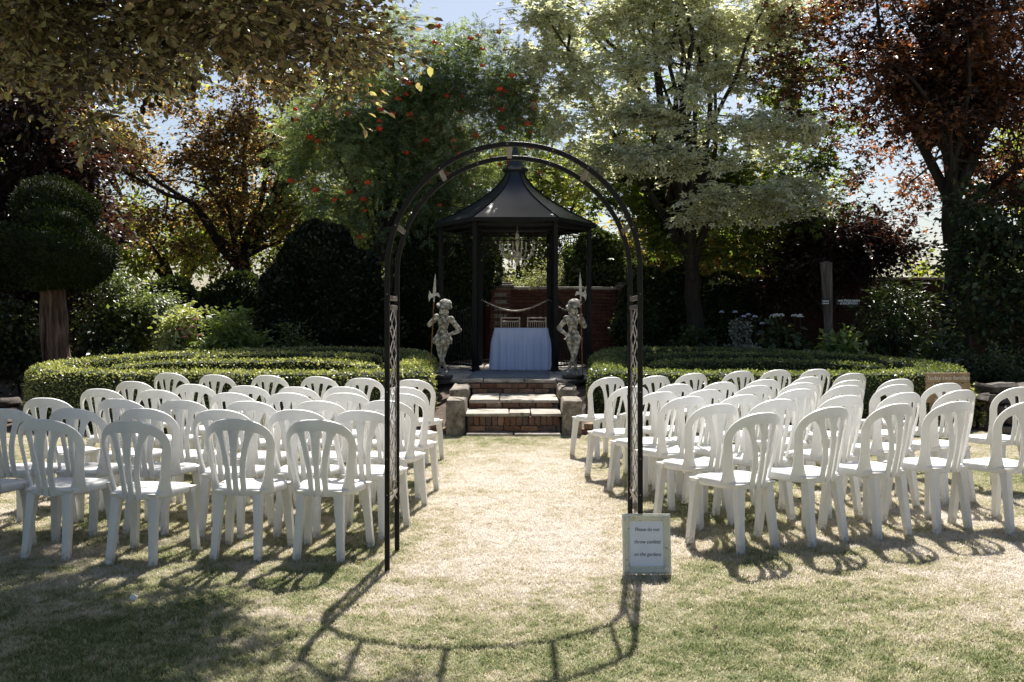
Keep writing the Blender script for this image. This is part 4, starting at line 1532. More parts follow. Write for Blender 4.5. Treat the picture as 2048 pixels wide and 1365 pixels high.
# framed sign against the arch post
sg = thing('framed_sign', 'cream ornate picture frame sign about confetti leaning on arch post', 'sign', (0.775, 5.745, 0.012))
sg.rotation_euler = (R(-9), 0, R(-1))
FW, FH = 0.276, 0.338
prof_ = [(0.0, 0.0), (0.0, 0.020), (0.010, 0.026), (0.018, 0.020), (0.026, 0.022), (0.034, 0.013), (0.040, 0.015), (0.044, 0.006), (0.044, 0.0)]
corners = [(-FW / 2, 0), (FW / 2, 0), (FW / 2, FH), (-FW / 2, FH)]
for k in range(4):
    a = Vector((corners[k][0], 0, corners[k][1]))
    b_ = Vector((corners[(k + 1) % 4][0], 0, corners[(k + 1) % 4][1]))
    d = (b_ - a).normalized()
    inn = Vector((-d.z, 0, d.x))
    vs = []
    for base_, sgn in ((a, 1), (b_, -1)):
        for (w_, h_) in prof_:
            vs.append(base_ + inn * w_ + d * (sgn * w_) + Vector((0, -h_, 0)))
    n_ = len(prof_)
    fs = [(i, i + 1, n_ + i + 1, n_ + i) for i in range(n_ - 1)] + [(n_ - 1, 0, n_, 2 * n_ - 1)]
    MB().add(vs, fs).build('frame_rail', 'frame_cream', sg, angle=50)
    # carved corner leaf
    c = a + (inn + d) * 0.022 + Vector((0, -0.019, 0))
    orn = MB()
    for q in range(5):
        an_ = R(-40 + 20 * q)
        dd = (d * math.cos(R(45) + an_) + inn * math.sin(R(45) + an_))
        orn.tube([c, c + dd * 0.016 + Vector((0, -0.005, 0)), c + dd * 0.034 + Vector((0, 0.004, 0))], [0.005, 0.0055, 0.002], 6)
    orn.ellipsoid(c, (0.012, 0.008, 0.012), 8, 6)
    orn.build('corner_ornament', 'frame_cream', sg)
MB().box((0, -0.004, FH / 2), (FW - 0.02, 0.006, FH - 0.02)).build('backing', 'frame_cream', sg)
MB().box((0, -0.0085, FH / 2), (FW - 0.08, 0.002, FH - 0.08)).build('printed_sheet', 'paper', sg)
for i, line in enumerate(('Please do not', 'throw confetti', 'on the gardens')):
    o = lettering(line, 0.0300, 'ink', sg, (0.004, -0.0102, FH * 0.735 - i * 0.070), shear=0.18)
    o.scale = (0.86, 1.0, 1.0)

# ================================================================ CHAIRS
def strip(mb, pts, widths, thick, surf):
    """ribbon laid on the back's curved surface; pts (x,z) in the unrolled back; rounded section"""
    n = len(pts)
    vs = []
    for i in range(n):
        a = Vector(pts[max(0, i - 1)])
        b_ = Vector(pts[min(n - 1, i + 1)])
        t = (b_ - a).normalized()
        nn = Vector((t.y, -t.x))
        w = widths[i] / 2
        for (u, dpt) in ((-1, 0), (-0.88, 0.5), (0, 0.56), (0.88, 0.5), (1, 0), (0.88, -0.5), (0, -0.44), (-0.88, -0.5)):
            q = Vector(pts[i]) + nn * (u * w)
            p, nrm = surf(q.x, q.y)
            vs.append(p + nrm * (dpt * thick))
    fs = [(i * 8 + k, i * 8 + (k + 1) % 8, (i + 1) * 8 + (k + 1) % 8, (i + 1) * 8 + k) for i in range(n - 1) for k in range(8)]
    fs += [tuple(range(8)), tuple(range((n - 1) * 8, n * 8))]
    return mb.add(vs, fs)


SEAT_Z = 0.445


def back_surf(x, z):
    def P(x, z):
        v = (z - 0.42) / 0.45
        wrap = 3.6 - 2.0 * v
        y = -0.203 - 0.050 * v - 0.02 * math.sin(PI * max(0, min(1, v))) + wrap * x * x
        return Vector((x, y, z))
    p = P(x, z)
    dx = P(x + 0.002, z) - p
    dz = P(x, z + 0.002) - p
    return p, dz.cross(dx).normalized() * -1


def build_chair():
    c = thing('plastic_chair', '', 'chair')
    # seat
    n = 40
    def outline(k, inset, yo=0):
        a = 2 * PI * k / n
        ca, sa = math.cos(a), math.sin(a)
        ex = 0.55
        x = math.copysign(abs(ca) ** ex, ca)
        y = math.copysign(abs(sa) ** ex, sa)
        hw = 0.196 + 0.028 * y
        return Vector((x * (hw - inset), 0.010 + y * (0.205 - inset), 0))
    prof = [(0.045, -0.050), (0.006, -0.052), (-0.002, -0.040), (0.0, -0.014), (0.006, -0.003), (0.02, 0.0), (0.06, -0.006), (0.12, -0.012)]
    vs, fs = [], []
    for ins, dz in prof:
        for k in range(n):
            p = outline(k, ins)
            vs.append((p.x, p.y, SEAT_Z + dz + 0.10 * max(0, p.y - 0.10) ** 1.0 * -0.35))
    for i in range(len(prof) - 1):
        for k in range(n):
            l = (k + 1) % n
            fs.append((i * n + k, i * n + l, (i + 1) * n + l, (i + 1) * n + k))
    vs.append((0, 0.01, SEAT_Z - 0.014))
    fs += [((len(prof) - 1) * n + k, (len(prof) - 1) * n + (k + 1) % n, len(vs) - 1) for k in range(n)]
    # underside
    vs.append((0, 0.01, SEAT_Z - 0.030))
    fs += [((k + 1) % n, k, len(vs) - 1) for k in range(n)]
    MB().add(vs, fs).build('seat', 'chair_plastic', c, angle=60)
    # back frame: hoop with a broad top rail
    fr = MB()
    pts_, wd = [], []
    for i in range(9):
        t = i / 8
        pts_.append((-0.158 - 0.042 * t ** 0.9, 0.420 + 0.275 * t))
        wd.append(0.074 - 0.034 * min(1, t * 2.4) ** 0.6)
    na = 30
    for i in range(1, na):
        a = PI - PI * i / na
        pts_.append((0.200 * math.copysign(abs(math.cos(a)) ** 0.78, math.cos(a)), 0.695 + 0.140 * math.sin(a) ** 0.78))
        wd.append(0.040 + 0.034 * math.sin(a) ** 2)
    for i in range(9):
        t = 1 - i / 8
        pts_.append((0.158 + 0.042 * t ** 0.9, 0.420 + 0.275 * t))
        wd.append(0.074 - 0.034 * min(1, t * 2.4) ** 0.6)
    strip(fr, pts_, wd, 0.017, back_surf)
    bk = fr.build('backrest', 'chair_plastic', c, angle=60)
    for s in (-1, 0, 1):
        sl = MB()
        pts_, wd = [], []
        for i in range(17):
            t = i / 16
            z = 0.396 + (0.818 - 0.396) * t
            k = max(0.0, (t - 0.30) / 0.70)
            x = s * (0.045 + 0.058 * k ** 1.7)
            pts_.append((x, z))
            fl = max(0.0, (t - 0.80) / 0.20) ** 2
            wd.append((0.035 + 0.034 * max(0, (t - 0.45) / 0.55) ** 1.4 + 0.02 * fl) if s == 0 else (0.034 + 0.002 * t + 0.050 * fl))
        strip(sl, pts_, wd, 0.0135, back_surf)
        sl.build('slat', 'chair_plastic', bk, angle=60)
    # legs
    for (tx, ty, fx, fy) in ((-0.118, -0.150, -0.140, -0.205), (0.118, -0.150, 0.140, -0.205), (-0.182, 0.165, -0.212, 0.205), (0.182, 0.165, 0.212, 0.205)):
        rear = ty < 0
        lg = MB()
        vs, fs = [], []
        sx = 1 if tx > 0 else -1
        sy = 1 if ty > 0 else -1
        lv = [(0.0, 0.021, 0.019), (0.10, 0.021, 0.020), (0.28, 0.024, 0.022), (0.37, 0.027, 0.025), (0.405, 0.034, 0.032), (0.428, 0.046, 0.044)]
        for (z, wx, wy) in lv:
            t = z / 0.428
            cx, cy = fx + (tx - fx) * t, fy + (ty - fy) * t
            if z > 0.40:
                cx -= sx * 0.008
                cy -= sy * 0.006
            o_ = [(-wx, -wy), (-wx * 0.35, -wy * 1.14), (wx * 0.45, -wy * 1.14), (wx, -wy), (wx, wy), (wx * 0.6, wy), (-wx * 0.6, wy), (-wx, wy)]
            for (u, v) in o_:
                vs.append((cx + u, cy + (v if rear else -v), z))
        for i in range(len(lv) - 1):
            for k in range(8):
                fs.append((i * 8 + k, i * 8 + (k + 1) % 8, (i + 1) * 8 + (k + 1) % 8, (i + 1) * 8 + k))
        fs += [tuple(range(8)), tuple(range((len(lv) - 1) * 8, len(lv) * 8))]
        lg.add(vs, fs).build('leg', 'chair_plastic', c, angle=28)
    return c


ORD = ['first', 'second', 'third', 'fourth', 'fifth', 'sixth', 'seventh', 'eighth']
# (photo x, photo y of the back's top) row by row; rows counted from the hedge, chairs from the aisle
LEFT = [
    [(823, 759), (723, 756), (633, 753.5), (533, 750.6), (427, 749.5), (336, 746)],
    [(804, 774.5), (684, 773.5), (589, 773.5), (489, 771.7), (381, 768.6), (262, 763)],
    [(800, 787), (688, 786), (575, 786), (459, 785), (310, 780), (196, 778)],
    [(768, 801), (635, 801.6), (496, 801.6), (359, 800), (231, 798), (87, 795.6)],
    [(720, 820), (589, 819), (436, 819.5), (284, 816.5), (140, 817), (8, 817)],
    [(632, 838.5), (466, 838), (254, 842), (82, 837), (-92, 838)],
]
RIGHT = [
    [(1222, 754), (1313, 751), (1391, 746.5), (1484, 742), (1558, 740), (1636, 738)],
    [(1266, 771), (1356, 766), (1447, 762), (1533, 758), (1622, 753), (1708, 746)],
    [(1324, 781), (1418, 777.5), (1517, 769), (1608, 764), (1705, 759), (1803, 757)],
    [(1381, 791), (1490, 787), (1603, 777), (1698, 769.6), (1798, 768), (1898, 765)],
    [(1441, 805), (1560, 797), (1696, 791), (1814, 784), (1928, 780), (2042, 773)],
    [(1527, 822), (1668, 812.5), (1798, 807), (1917, 802), (2063, 803)],
]
proto = build_chair()
used = False
random.seed(33)
for side, rows in (('topiary', LEFT), ('framed sign', RIGHT)):
    for ri, row in enumerate(rows):
        for ci, (px, py) in enumerate(row):
            zg = 0.0
            for _ in range(6):
                Y = 2000 * (CAM_H - 0.872 - zg) / (py - 640)
                X = (px - 1024) * Y / 2000
                zg = lawn_z(X, Y)
            if side == 'topiary':
                yaw = -R(8.5 + random.uniform(-2.5, 2.5))
            else:
                yaw = R(29 - 1.4 * ci - 1.0 * (5 - ri) + random.uniform(-2.5, 2.5))
            # top of the back sits 0.25 behind the chair's centre
            X -= math.sin(yaw) * 0.25
            Y += math.cos(yaw) * 0.25
            if not used:
                o = proto
                used = True
            else:
                o = copy_tree(proto)
            o.location = (X, Y, lawn_z(X, Y))
            o.rotation_euler = (random.uniform(-0.008, 0.008), random.uniform(-0.008, 0.008), yaw)
            rowname = 'row nearest the hedge' if ri == 0 else ('back row, farthest from the hedge' if ri == 5 else ORD[ri] + ' row from the hedge')
            o['label'] = f'white plastic chair, {ORD[ci]} from aisle, {rowname}, {side} side'
            o['group'] = f'white plastic chairs on the {side} side of the aisle'

# ================================================================ BOX HEDGES
def catmull(pts_, n, closed):
    P_ = [np.array(p, float) for p in pts_]
    k = len(P_)
    out = []
    segs = k if closed else k - 1
    for i in range(segs):
        g = lambda j: P_[j % k] if closed else P_[min(max(j, 0), k - 1)]
        p0, p1, p2, p3 = g(i - 1), g(i), g(i + 1), g(i + 2)
        for q in range(n):
            t = q / n
            out.append(0.5 * ((2 * p1) + (-p0 + p2) * t + (2 * p0 - 5 * p1 + 4 * p2 - p3) * t * t + (-p0 + 3 * p1 - 3 * p2 + p3) * t ** 3))
    if not closed:
        out.append(P_[-1])
    return np.array(out)


def hedge(name, label, ctrl, width, zf, closed, mat, seed, dens=1900, leaf=0.032, group='clipped box hedges of the parterre'):
    """ctrl (x,y); zf(x,y) height of top. soft box section, dense small leaves all over"""
    rng = np.random.default_rng(seed)
    path = catmull(ctrl, 10, closed)
    n = len(path)
    sec = [(-1, 0.0), (-1.02, 0.35), (-1.0, 0.72), (-0.93, 0.90), (-0.72, 0.985), (-0.3, 1.01), (0.3, 1.01), (0.72, 0.985), (0.93, 0.90), (1.0, 0.72), (1.02, 0.35), (1, 0.0)]
    m = len(sec)
    c0 = path.mean(0)
    V = np.zeros((n, m, 3))
    for i in range(n):
        a = path[(i - 1) % n] if (closed or i > 0) else path[i]
        b_ = path[(i + 1) % n] if (closed or i < n - 1) else path[i]
        d = (b_ - a) / (np.linalg.norm(b_ - a) + 1e-9)
        nn = np.array([d[1], -d[0]])
        h_ = zf(path[i][0], path[i][1])
        endk = 1.0
        if not closed:
            e = min(i, n - 1 - i)
            endk = [0.35, 0.8, 0.97][e] if e < 3 else 1.0
        for j, (u, v) in enumerate(sec):
            q = path[i] + nn * (u * width / 2 * endk)
            bump = 0.022 * noise.noise(Vector((q[0] * 2.1, q[1] * 2.1, v * 2)))
            V[i, j] = (q[0] + nn[0] * bump * u, q[1] + nn[1] * bump * u, -0.02 + (h_ * (0.92 + 0.08 * endk) + bump) * v)
    fs = []
    segs = n if closed else n - 1
    for i in range(segs):
        i2 = (i + 1) % n
        for j in range(m - 1):
            fs.append((i * m + j, i * m + j + 1, i2 * m + j + 1, i2 * m + j))
    if not closed:
        fs.append(tuple(range(m)))
        fs.append(tuple((n - 1) * m + j for j in reversed(range(m))))
    base = Vector((c0[0], c0[1], 0))
    t = thing(name, label, 'hedge', base, 0, group)
    vv = V.reshape(-1, 3) - np.array(base)
    mb = MB().add([tuple(p) for p in vv], fs)
    mb.build('hedge_body', 'hedge_core', t)
    # leaves over the surface
    me_q = np.array([f for f in fs if len(f) == 4])
    A, B_, C_, D_ = (vv[me_q[:, k]] for k in range(4))
    nr = np.cross(C_ - A, D_ - B_)
    area = np.linalg.norm(nr, axis=1) / 2
    nr = unit(nr)
    out = np.repeat(np.arange(len(me_q)), np.maximum(1, (area * dens + rng.random(len(area))).astype(int)))
    u = rng.random((len(out), 1))
    v = rng.random((len(out), 1))
    P = A[out] * (1 - u) * (1 - v) + B_[out] * u * (1 - v) + C_[out] * u * v + D_[out] * (1 - u) * v
    # point normals outward
    ctr = V.mean(1)[me_q[:, 0] // m] - np.array(base)
    sgn = np.sign(np.sum(nr * (A - ctr), 1))
    nr = nr * sgn[:, None]
    no = nr[out]
    P = P + no * (rng.normal(size=(len(out), 1)) * 0.012 + 0.008)
    D = unit(no * 0.8 + rng.normal(size=(len(out), 3)) * 0.75 + np.array([0, 0, 0.35]))
    NN = unit(no * 0.5 + rng.normal(size=(len(out), 3)) * 0.6 + np.array([0, 0.2, 0.8]))
    LV, LF, _ = leaves(P, D, NN, leaf * (0.6 + 0.8 * rng.random(len(out))), 'small')
    link('foliage', np_mesh('foliage', LV, LF, mat), t)
    return t


zl = lambda x, y: 0.785 + 0.050 * (y - 13.0)
hedge('box_hedge', 'sunlit clipped box hedge forming outer ring before the yew topiary',
      [(-1.40, 13.35), (-2.6, 13.10), (-4.0, 13.05), (-5.4, 13.2), (-6.25, 13.6), (-6.55, 14.3), (-6.1, 15.4), (-4.8, 16.5), (-3.2, 16.95), (-1.9, 16.7), (-1.45, 15.8), (-1.42, 14.5)], 0.48, zl, True, 'box_leaf', 1)
hedge('box_hedge', 'inner row of box hedge farthest from chairs in yew side ring',
      [(-4.9, 15.35), (-4.2, 15.75), (-3.2, 15.8), (-2.4, 15.5), (-2.1, 15.2)], 0.36, lambda x, y: 0.80 + 0.052 * (y - 13), False, 'box_leaf', 2)
hedge('box_hedge', 'inner row of box hedge nearest chairs in yew side ring',
      [(-5.6, 14.0), (-5.0, 14.45), (-4.0, 14.75), (-2.9, 14.7), (-2.2, 14.35), (-2.0, 14.0)], 0.36, lambda x, y: 0.79 + 0.05 * (y - 13), False, 'box_leaf', 3)
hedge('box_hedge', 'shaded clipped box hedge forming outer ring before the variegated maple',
      [(1.42, 13.35), (2.8, 13.05), (4.3, 13.05), (5.5, 13.3), (6.05, 14.0), (5.6, 15.2), (4.6, 16.3), (3.2, 16.95), (1.95, 16.9), (1.50, 16.0), (1.42, 14.6)], 0.48, zl, True, 'box_leaf_shaded', 4)
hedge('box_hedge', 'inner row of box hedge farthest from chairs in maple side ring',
      [(4.6, 15.2), (3.8, 15.75), (2.8, 15.8), (2.1, 15.4)], 0.36, lambda x, y: 0.80 + 0.052 * (y - 13), False, 'box_leaf_shaded', 5)
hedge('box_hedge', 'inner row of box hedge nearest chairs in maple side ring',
      [(5.2, 14.0), (4.5, 14.5), (3.4, 14.75), (2.4, 14.5), (2.0, 14.1)], 0.36, lambda x, y: 0.79 + 0.05 * (y - 13), False, 'box_leaf_shaded', 6)

# ================================================================ CLIPPED EVERGREENS
def clipped(name, label, cat, lobes, mat, seed, dens, leaf, core='hedge_core', trunk=None, bark='yew_bark', core_shrink=0.94, base=None, rough=0.05, shape='small'):
    """solid-looking foliage bodies: dark core, leaf skin; lobes (centre, radii)"""
    rng = np.random.default_rng(seed)
    base = Vector(base if base is not None else (lobes[0][0][0], lobes[0][0][1], 0))
    t = thing(name, label, cat, base)
    if trunk:
        for pts_, rr in trunk:
            tb_ = MB()
            pts_ = [Vector(p) - base for p in pts_]
            fine, fr_ = [], []
            for q in range(len(pts_) - 1):
                for u in range(6):
                    fine.append(pts_[q].lerp(pts_[q + 1], u / 6))
                    fr_.append(rr[q] + (rr[q + 1] - rr[q]) * u / 6)
            tb_.tube(fine + [pts_[-1]], fr_ + [rr[-1]], 26)
            # fluted bark
            vs = []
            for p in tb_.v:
                k = noise.noise(Vector((p[0] * 9, p[1] * 9, p[2] * 1.2)))
                k2 = abs(noise.noise(Vector((p[0] * 14 + p[2] * 0.8, p[1] * 14, p[2] * 0.7))))
                vs.append((p[0] + 0.07 * k, p[1] - 0.10 * k2 + 0.05 * noise.noise(Vector((p[1] * 9, p[0] * 9, p[2] * 1.2 + 5))), p[2]))
            tb_.v = vs
            tb_.build('trunk', bark, t)
    for (c, r_) in lobes:
        c = np.array(c, float)
        r_ = np.array(r_, float)
        mb = MB()
        mb.ellipsoid(tuple(c - np.array(base)), tuple(r_ * core_shrink), 28, 18)
        mb.v = [tuple(Vector(p) + (Vector(p) - (Vector(c) - base)).normalized() * rough * 1.2 * noise.noise(Vector(p) * 1.9)) for p in mb.v]
        body = mb.build('foliage_body', core, t)
        area = 4 * PI * (np.mean(r_) ** 2)
        n = int(area * dens)
        u = rand_dirs(n, rng)
        P = c + u * r_ - np.array(base)
        nv = np.array([noise.noise(Vector(p) * 1.9) for p in P])
        no = unit(u / r_)
        P = P + no * (nv * rough * 1.2 + rng.normal(size=n) * 0.02)[:, None]
        D = unit(no + rng.normal(size=(n, 3)) * 0.6 + np.array([0, 0, 0.3]))
        NN = unit(no * 0.5 + rng.normal(size=(n, 3)) * 0.7)
        LV, LF, _ = leaves(P, D, NN, leaf * (0.6 + 0.8 * rng.random(n)), shape)
        link('foliage', np_mesh('foliage', LV, LF, mat), body)
    return t


YT = 16.9
ya = at(120, 505, YT)
yb = at(108, 425, YT + 0.3)
clipped('yew_topiary', 'dark cloud clipped yew topiary with bare fluted reddish trunk', 'topiary tree',
        [((ya.x - 0.03, YT, ya.z - 0.03), (0.90, 0.9, 0.60)), ((ya.x - 0.05, YT - 0.1, ya.z + 0.32), (0.52, 0.55, 0.42)), ((yb.x + 0.02, YT + 0.35, yb.z + 0.08), (0.66, 0.66, 0.46)), ((ya.x - 1.0, YT + 0.2, ya.z - 0.1), (0.7, 0.7, 0.55))],
        'yew_leaf', 5, 2600, 0.06, rough=0.12, base=(ya.x, YT, 0),
        trunk=[([(ya.x + 0.08, YT, -0.1), (ya.x + 0.05, YT, 0.5), (ya.x - 0.02, YT, 1.1), (ya.x - 0.10, YT, 2.3)], [0.23, 0.18, 0.155, 0.17]),
               ([(ya.x - 0.20, YT + 0.1, -0.1), (ya.x - 0.24, YT + 0.1, 0.6), (ya.x - 0.32, YT + 0.15, 2.3)], [0.12, 0.095, 0.09])], shape='narrow')
hd0 = at(650, 600, 19.4)
clipped('holly_bush', 'large dark rounded holly bush between the beech and the gazebo', 'bush',
        [((hd0.x, 19.4, 1.55), (1.22, 1.1, 1.62))], 'holly_leaf', 6, 1500, 0.085, rough=0.34, core_shrink=0.88, shape='simple')
h2 = at(850, 560, 21.0)
clipped('ivy_bush', 'dense dark ivy mound on the wall behind the gazebo', 'bush',
        [((-1.75, 21.2, 1.9), (0.95, 0.7, 1.9)), ((-0.95, 21.5, 2.6), (0.62, 0.5, 0.95))], 'ivy_leaf', 7, 900, 0.085, rough=0.16, core_shrink=0.9, shape='simple')
clipped('ivy_bush', 'ivy climbing over the pier beside the variegated maple', 'bush',
        [((2.85, 21.3, 1.15), (0.62, 0.4, 1.35)), ((3.7, 21.5, 1.25), (0.75, 0.4, 1.35)), ((4.7, 21.6, 1.2), (0.7, 0.35, 1.2))], 'ivy_leaf', 8, 900, 0.085, rough=0.16, core_shrink=0.88, shape='simple')
clipped('ivy_bush', 'ivy smothering the wall between the yew and the holly', 'bush',
        [((-5.9, 21.5, 1.15), (1.0, 0.38, 1.25)), ((-7.4, 21.5, 1.1), (1.0, 0.38, 1.2))], 'ivy_leaf', 18, 900, 0.085, rough=0.18, core_shrink=0.88, shape='simple')
clipped('laurel_bush', 'dark glossy laurel behind the wall by the gazebo', 'bush',
        [((2.0, 23.8, 1.9), (0.85, 0.8, 1.75)), ((2.9, 24.0, 1.5), (0.8, 0.8, 1.3))], 'dark_shrub_leaf', 9, 900, 0.10, rough=0.22, core_shrink=0.86, shape='simple')

# ================================================================ TREES
rng = np.random.default_rng(91)
# copper beech that overhangs the lawn from outside the frame
cl1 = []
# hanging sprays in view
EDGE = ((-40, 250), (60, 225), (120, 245), (190, 300), (250, 345), (300, 230), (380, 150), (460, 170), (560, 225), (650, 235), (720, 215), (770, 120))
k = 0
while k < 100:
    px = rng.uniform(-30, 700)
    j = max(i for i in range(len(EDGE) - 1) if EDGE[i][0] <= px)
    (xa, ya_), (xb, yb_) = EDGE[j], EDGE[j + 1]
    lim = ya_ + (yb_ - ya_) * (px - xa) / (xb - xa)
    f = rng.random()
    py = -30 + (lim + 30) * f
    if rng.random() < 0.55 * max(0, f - 0.45) / 0.55:
        continue
    Yd = rng.uniform(6.5, 8.3)
    p = at(px, py, Yd)
    r_ = rng.uniform(0.26, 0.46) * (1.0 if f < 0.6 else 0.55)
    cl1.append(((p.x, p.y, p.z), (r_ * 1.2, r_, r_ * 0.5), 3.2 * r_ * r_ + 0.08))
    k += 1
k = 0
while k < 150:
    LY = rng.uniform(3.0, 6.9)
    LX = rng.uniform(-5.2, -0.6)
    if LX > (-1.0 - 1.0 * (LY - 4.05) if LY < 5.3 else -2.35 - 0.25 * (LY - 5.3)):
        continue
    Z = 2.45 + 0.43 * LY + rng.uniform(0.1, 1.3)
    t_ = Z / math.tan(SUN_EL)
    cl1.append(((LX + t_ * math.sin(SUN_AZ), LY + t_ * math.cos(SUN_AZ), Z), (.46, .46, .26), 0.55))
    k += 1
for k in range(26):  # unseen boughs above and behind the camera, added to block sky light
    cl1.append(((rng.uniform(-8.5, 0.5), rng.uniform(-5.0, 2.2), rng.uniform(4.6, 7.6)), (.75, .75, .4), 0.8))
tree('copper_beech', 'copper beech whose drooping brown leafy branches overhang the lawn', (-8.6, 8.6, 0), (-8.2, 8.4, 4.6), cl1, 'ovate', 'beech_near', 0.064, 46, 101,
     trunk_r=0.42, limbs=40, limb_k=0.22, flat=0.4, droop=0.22, per_twig=9, up=0.7, twig_r=0.004, bias=(0.35, -0.1, -0.08))

# second copper beech behind the topiary
cb = at(440, 260, 23.5)
clb = fill_clumps(46, (-7.3, 27.3, 5.6), (5.2, 1.3, 3.4), rng, 0.6, 0.95, 0.6, 0.15, keep=lambda q: q[2] > 2.3)
for px in range(170, 650, 52):
    for py in range(70, 500, 55):
        p = at(px + rng.uniform(-24, 24), py + rng.uniform(-24, 24), 27.0 + rng.uniform(-0.6, 0.8))
        clb.append(((p.x, p.y, p.z), (0.62, 0.5, 0.42), 0.5))
tree('copper_beech', 'tall copper beech glowing brown between topiary and rowan', (-7.6, 27.6, 0), (-7.5, 27.5, 3.4), clb, 'simple', 'beech_far', 0.125, 48, 102,
     trunk_r=0.30, limbs=16, limb_k=0.7, flat=0.4, droop=0.2, per_twig=8, up=0.7)
clb2 = fill_clumps(40, (-11.0, 20.5, 4.6), (3.2, 1.3, 3.8), rng, 0.7, 1.1, 0.6, 0.35, keep=lambda q: q[2] > 1.6)
for px in range(-60, 230, 50):
    for py in range(300, 640, 55):
        p = at(px + rng.uniform(-24, 24), py + rng.uniform(-24, 24), 20.2 + rng.uniform(-0.5, 0.7))
        clb2.append(((p.x, p.y, p.z), (0.5, 0.45, 0.4), 0.5))
tree('dark_beech', 'dark leafy beech standing close behind the yew topiary', (-11.3, 20.8, 0), (-11.2, 20.6, 2.6), clb2, 'simple', 'plum_leaf', 0.12, 110, 112,
     trunk_r=0.34, limbs=14, flat=0.4, droop=0.2, per_twig=8, up=0.7)

# rowan with red berries
clr = fill_clumps(88, (-2.0, 20.6, 5.35), (2.7, 1.1, 2.25), rng, 0.5, 0.8, 0.7, 0.15)
clr += [((at(px, py, 20.7).x, 20.7, at(px, py, 20.7).z), (.5, .5, .45), .7) for px, py in ((760, 60), (800, 110), (860, 120), (900, 90), (780, 30), (960, 160), (1010, 140), (1050, 190), (1070, 260), (1000, 220), (700, 250), (640, 290), (610, 250), (680, 330), (620, 370), (700, 400), (580, 320), (820, 180), (900, 200))]
clr += [((0.5, 20.9, 5.6), (.6, .6, .5), .8), ((0.35, 20.8, 4.8), (.5, .5, .4), .7), ((0.1, 20.8, 6.2), (.5, .5, .5), .7), ((-4.2, 20.6, 4.6), (.6, .6, .5), .9), ((-4.1, 20.5, 5.6), (.6, .6, .5), .8), ((-2.9, 20.6, 7.0), (.5, .5, .5), .7), ((-1.4, 20.4, 7.0), (.5, .5, .5), .7), ((-0.2, 20.8, 5.2), (.6, .6, .5), .8), ((0.1, 20.9, 4.6), (.5, .5, .4), .6), ((-3.9, 20.4, 3.8), (.6, .6, .5), .9), ((-3.4, 20.2, 3.2), (.5, .5, .4), .7), ((-2.2, 20.3, 7.4), (.5, .5, .6), .6), ((-0.5, 20.8, 7.0), (.3, .3, .7), .25), ((-1.0, 19.9, 3.7), (.5, .5, .35), .6)]
rw = tree('rowan_tree', 'rowan tree hung with red berries rising behind the gazebo', (-2.75, 20.4, 0), (-2.65, 20.5, 3.2), clr, 'pinnate', 'rowan_leaf', 0.21, 40, 103,
          trunk_r=0.10, limbs=12, flat=0.6, droop=0.35, per_twig=5, up=0.7, trunks=2, reach=0.7, twig_r=0.003)
bm_ = []
for k in range(3):
    mb = MB()
    for q in range(16):
        d = rand_dirs(1, rng)[0]
        mb.ellipsoid((d[0] * 0.048, d[1] * 0.048, d[2] * 0.03), (0.015, 0.015, 0.015), 6, 4)
    mb.ellipsoid((0, 0, 0), (0.044, 0.044, 0.028), 8, 5)
    bm_.append(mb.mesh('berry_cluster', 'berry'))
for k in range(150):
    c, r_, w = clr[rng.integers(len(clr))]
    u = rand_dirs(1, rng)[0]
    u[1] = -abs(u[1])
    q = np.array(c) + u * np.array(r_) * 0.92
    o = link('berry_cluster', bm_[k % 3], rw, Vector(q) - Vector((-2.75, 20.4, 0)))
    s_ = 0.8 + 0.7 * random.random()
    o.scale = (s_, s_, s_)

# variegated maple
clm = []
shelf = [(1130, 40, 20.4), (1230, 40, 20), (1330, 20, 20.5), (1440, 30, 20.2), (1150, 130, 20.3), (1250, 130, 19.6), (1360, 90, 20.4), (1480, 120, 20.6), (1180, 200, 20), (1120, 170, 20.6), (1290, 215, 19.3), (1340, 235, 19.2), (1230, 245, 19.6),
         (1250, 300, 19.2), (1310, 315, 19.0), (1350, 325, 19.0), (1480, 250, 19.4), (1520, 265, 19.3), (1570, 290, 19.4), (1450, 410, 19.0), (1510, 395, 18.9), (1570, 395, 19.0), (1610, 385, 19.2), (1400, 425, 19.0), (1420, 150, 19.8), (1390, 60, 19.6), (1510, 60, 20.4), (1100, 90, 21), (1210, 330, 20)]
for (px, py, Yd) in shelf:
    p = at(px, py, Yd)
    for q in range(4):
        o_ = rng.normal(size=3) * 0.26
        clm.append(((p.x + o_[0] * 1.5, p.y + o_[1] * 1.2, p.z + o_[2] * 0.5), (0.30 + 0.3 * rng.random(), 0.40, 0.12), 0.55))
clm += fill_clumps(16, (3.3, 20.2, 7.7), (2.9, 0.7, 0.9), rng, 0.6, 0.9, 0.4, 0.3)
clm += [((0.4, 20.9, 8.5), (.6, .5, .3), .8), ((0.9, 21.2, 8.9), (.6, .5, .3), .8), ((0.2, 21.3, 9.1), (.6, .5, .3), .7), ((1.2, 21.0, 8.3), (.6, .5, .3), .8), ((-0.3, 21.2, 8.8), (.5, .5, .3), .6)]  # out-of-frame maple clumps, added to shade the gazebo roof
clm += [((at(px, py, 20.4).x, 20.4, at(px, py, 20.4).z), (.5, .5, .2), .7) for px, py in ((1060, 40), (1050, 110), (1090, 150), (1080, 220), (1130, 250), (1160, 290), (1110, 10), (1560, 20), (1540, 90), (1580, 150))]
clg = fill_clumps(46, (3.9, 21.7, 4.3), (2.6, 0.9, 1.5), rng, 0.55, 0.85, 0.45, 0.2, keep=lambda q: q[2] > 3.0)
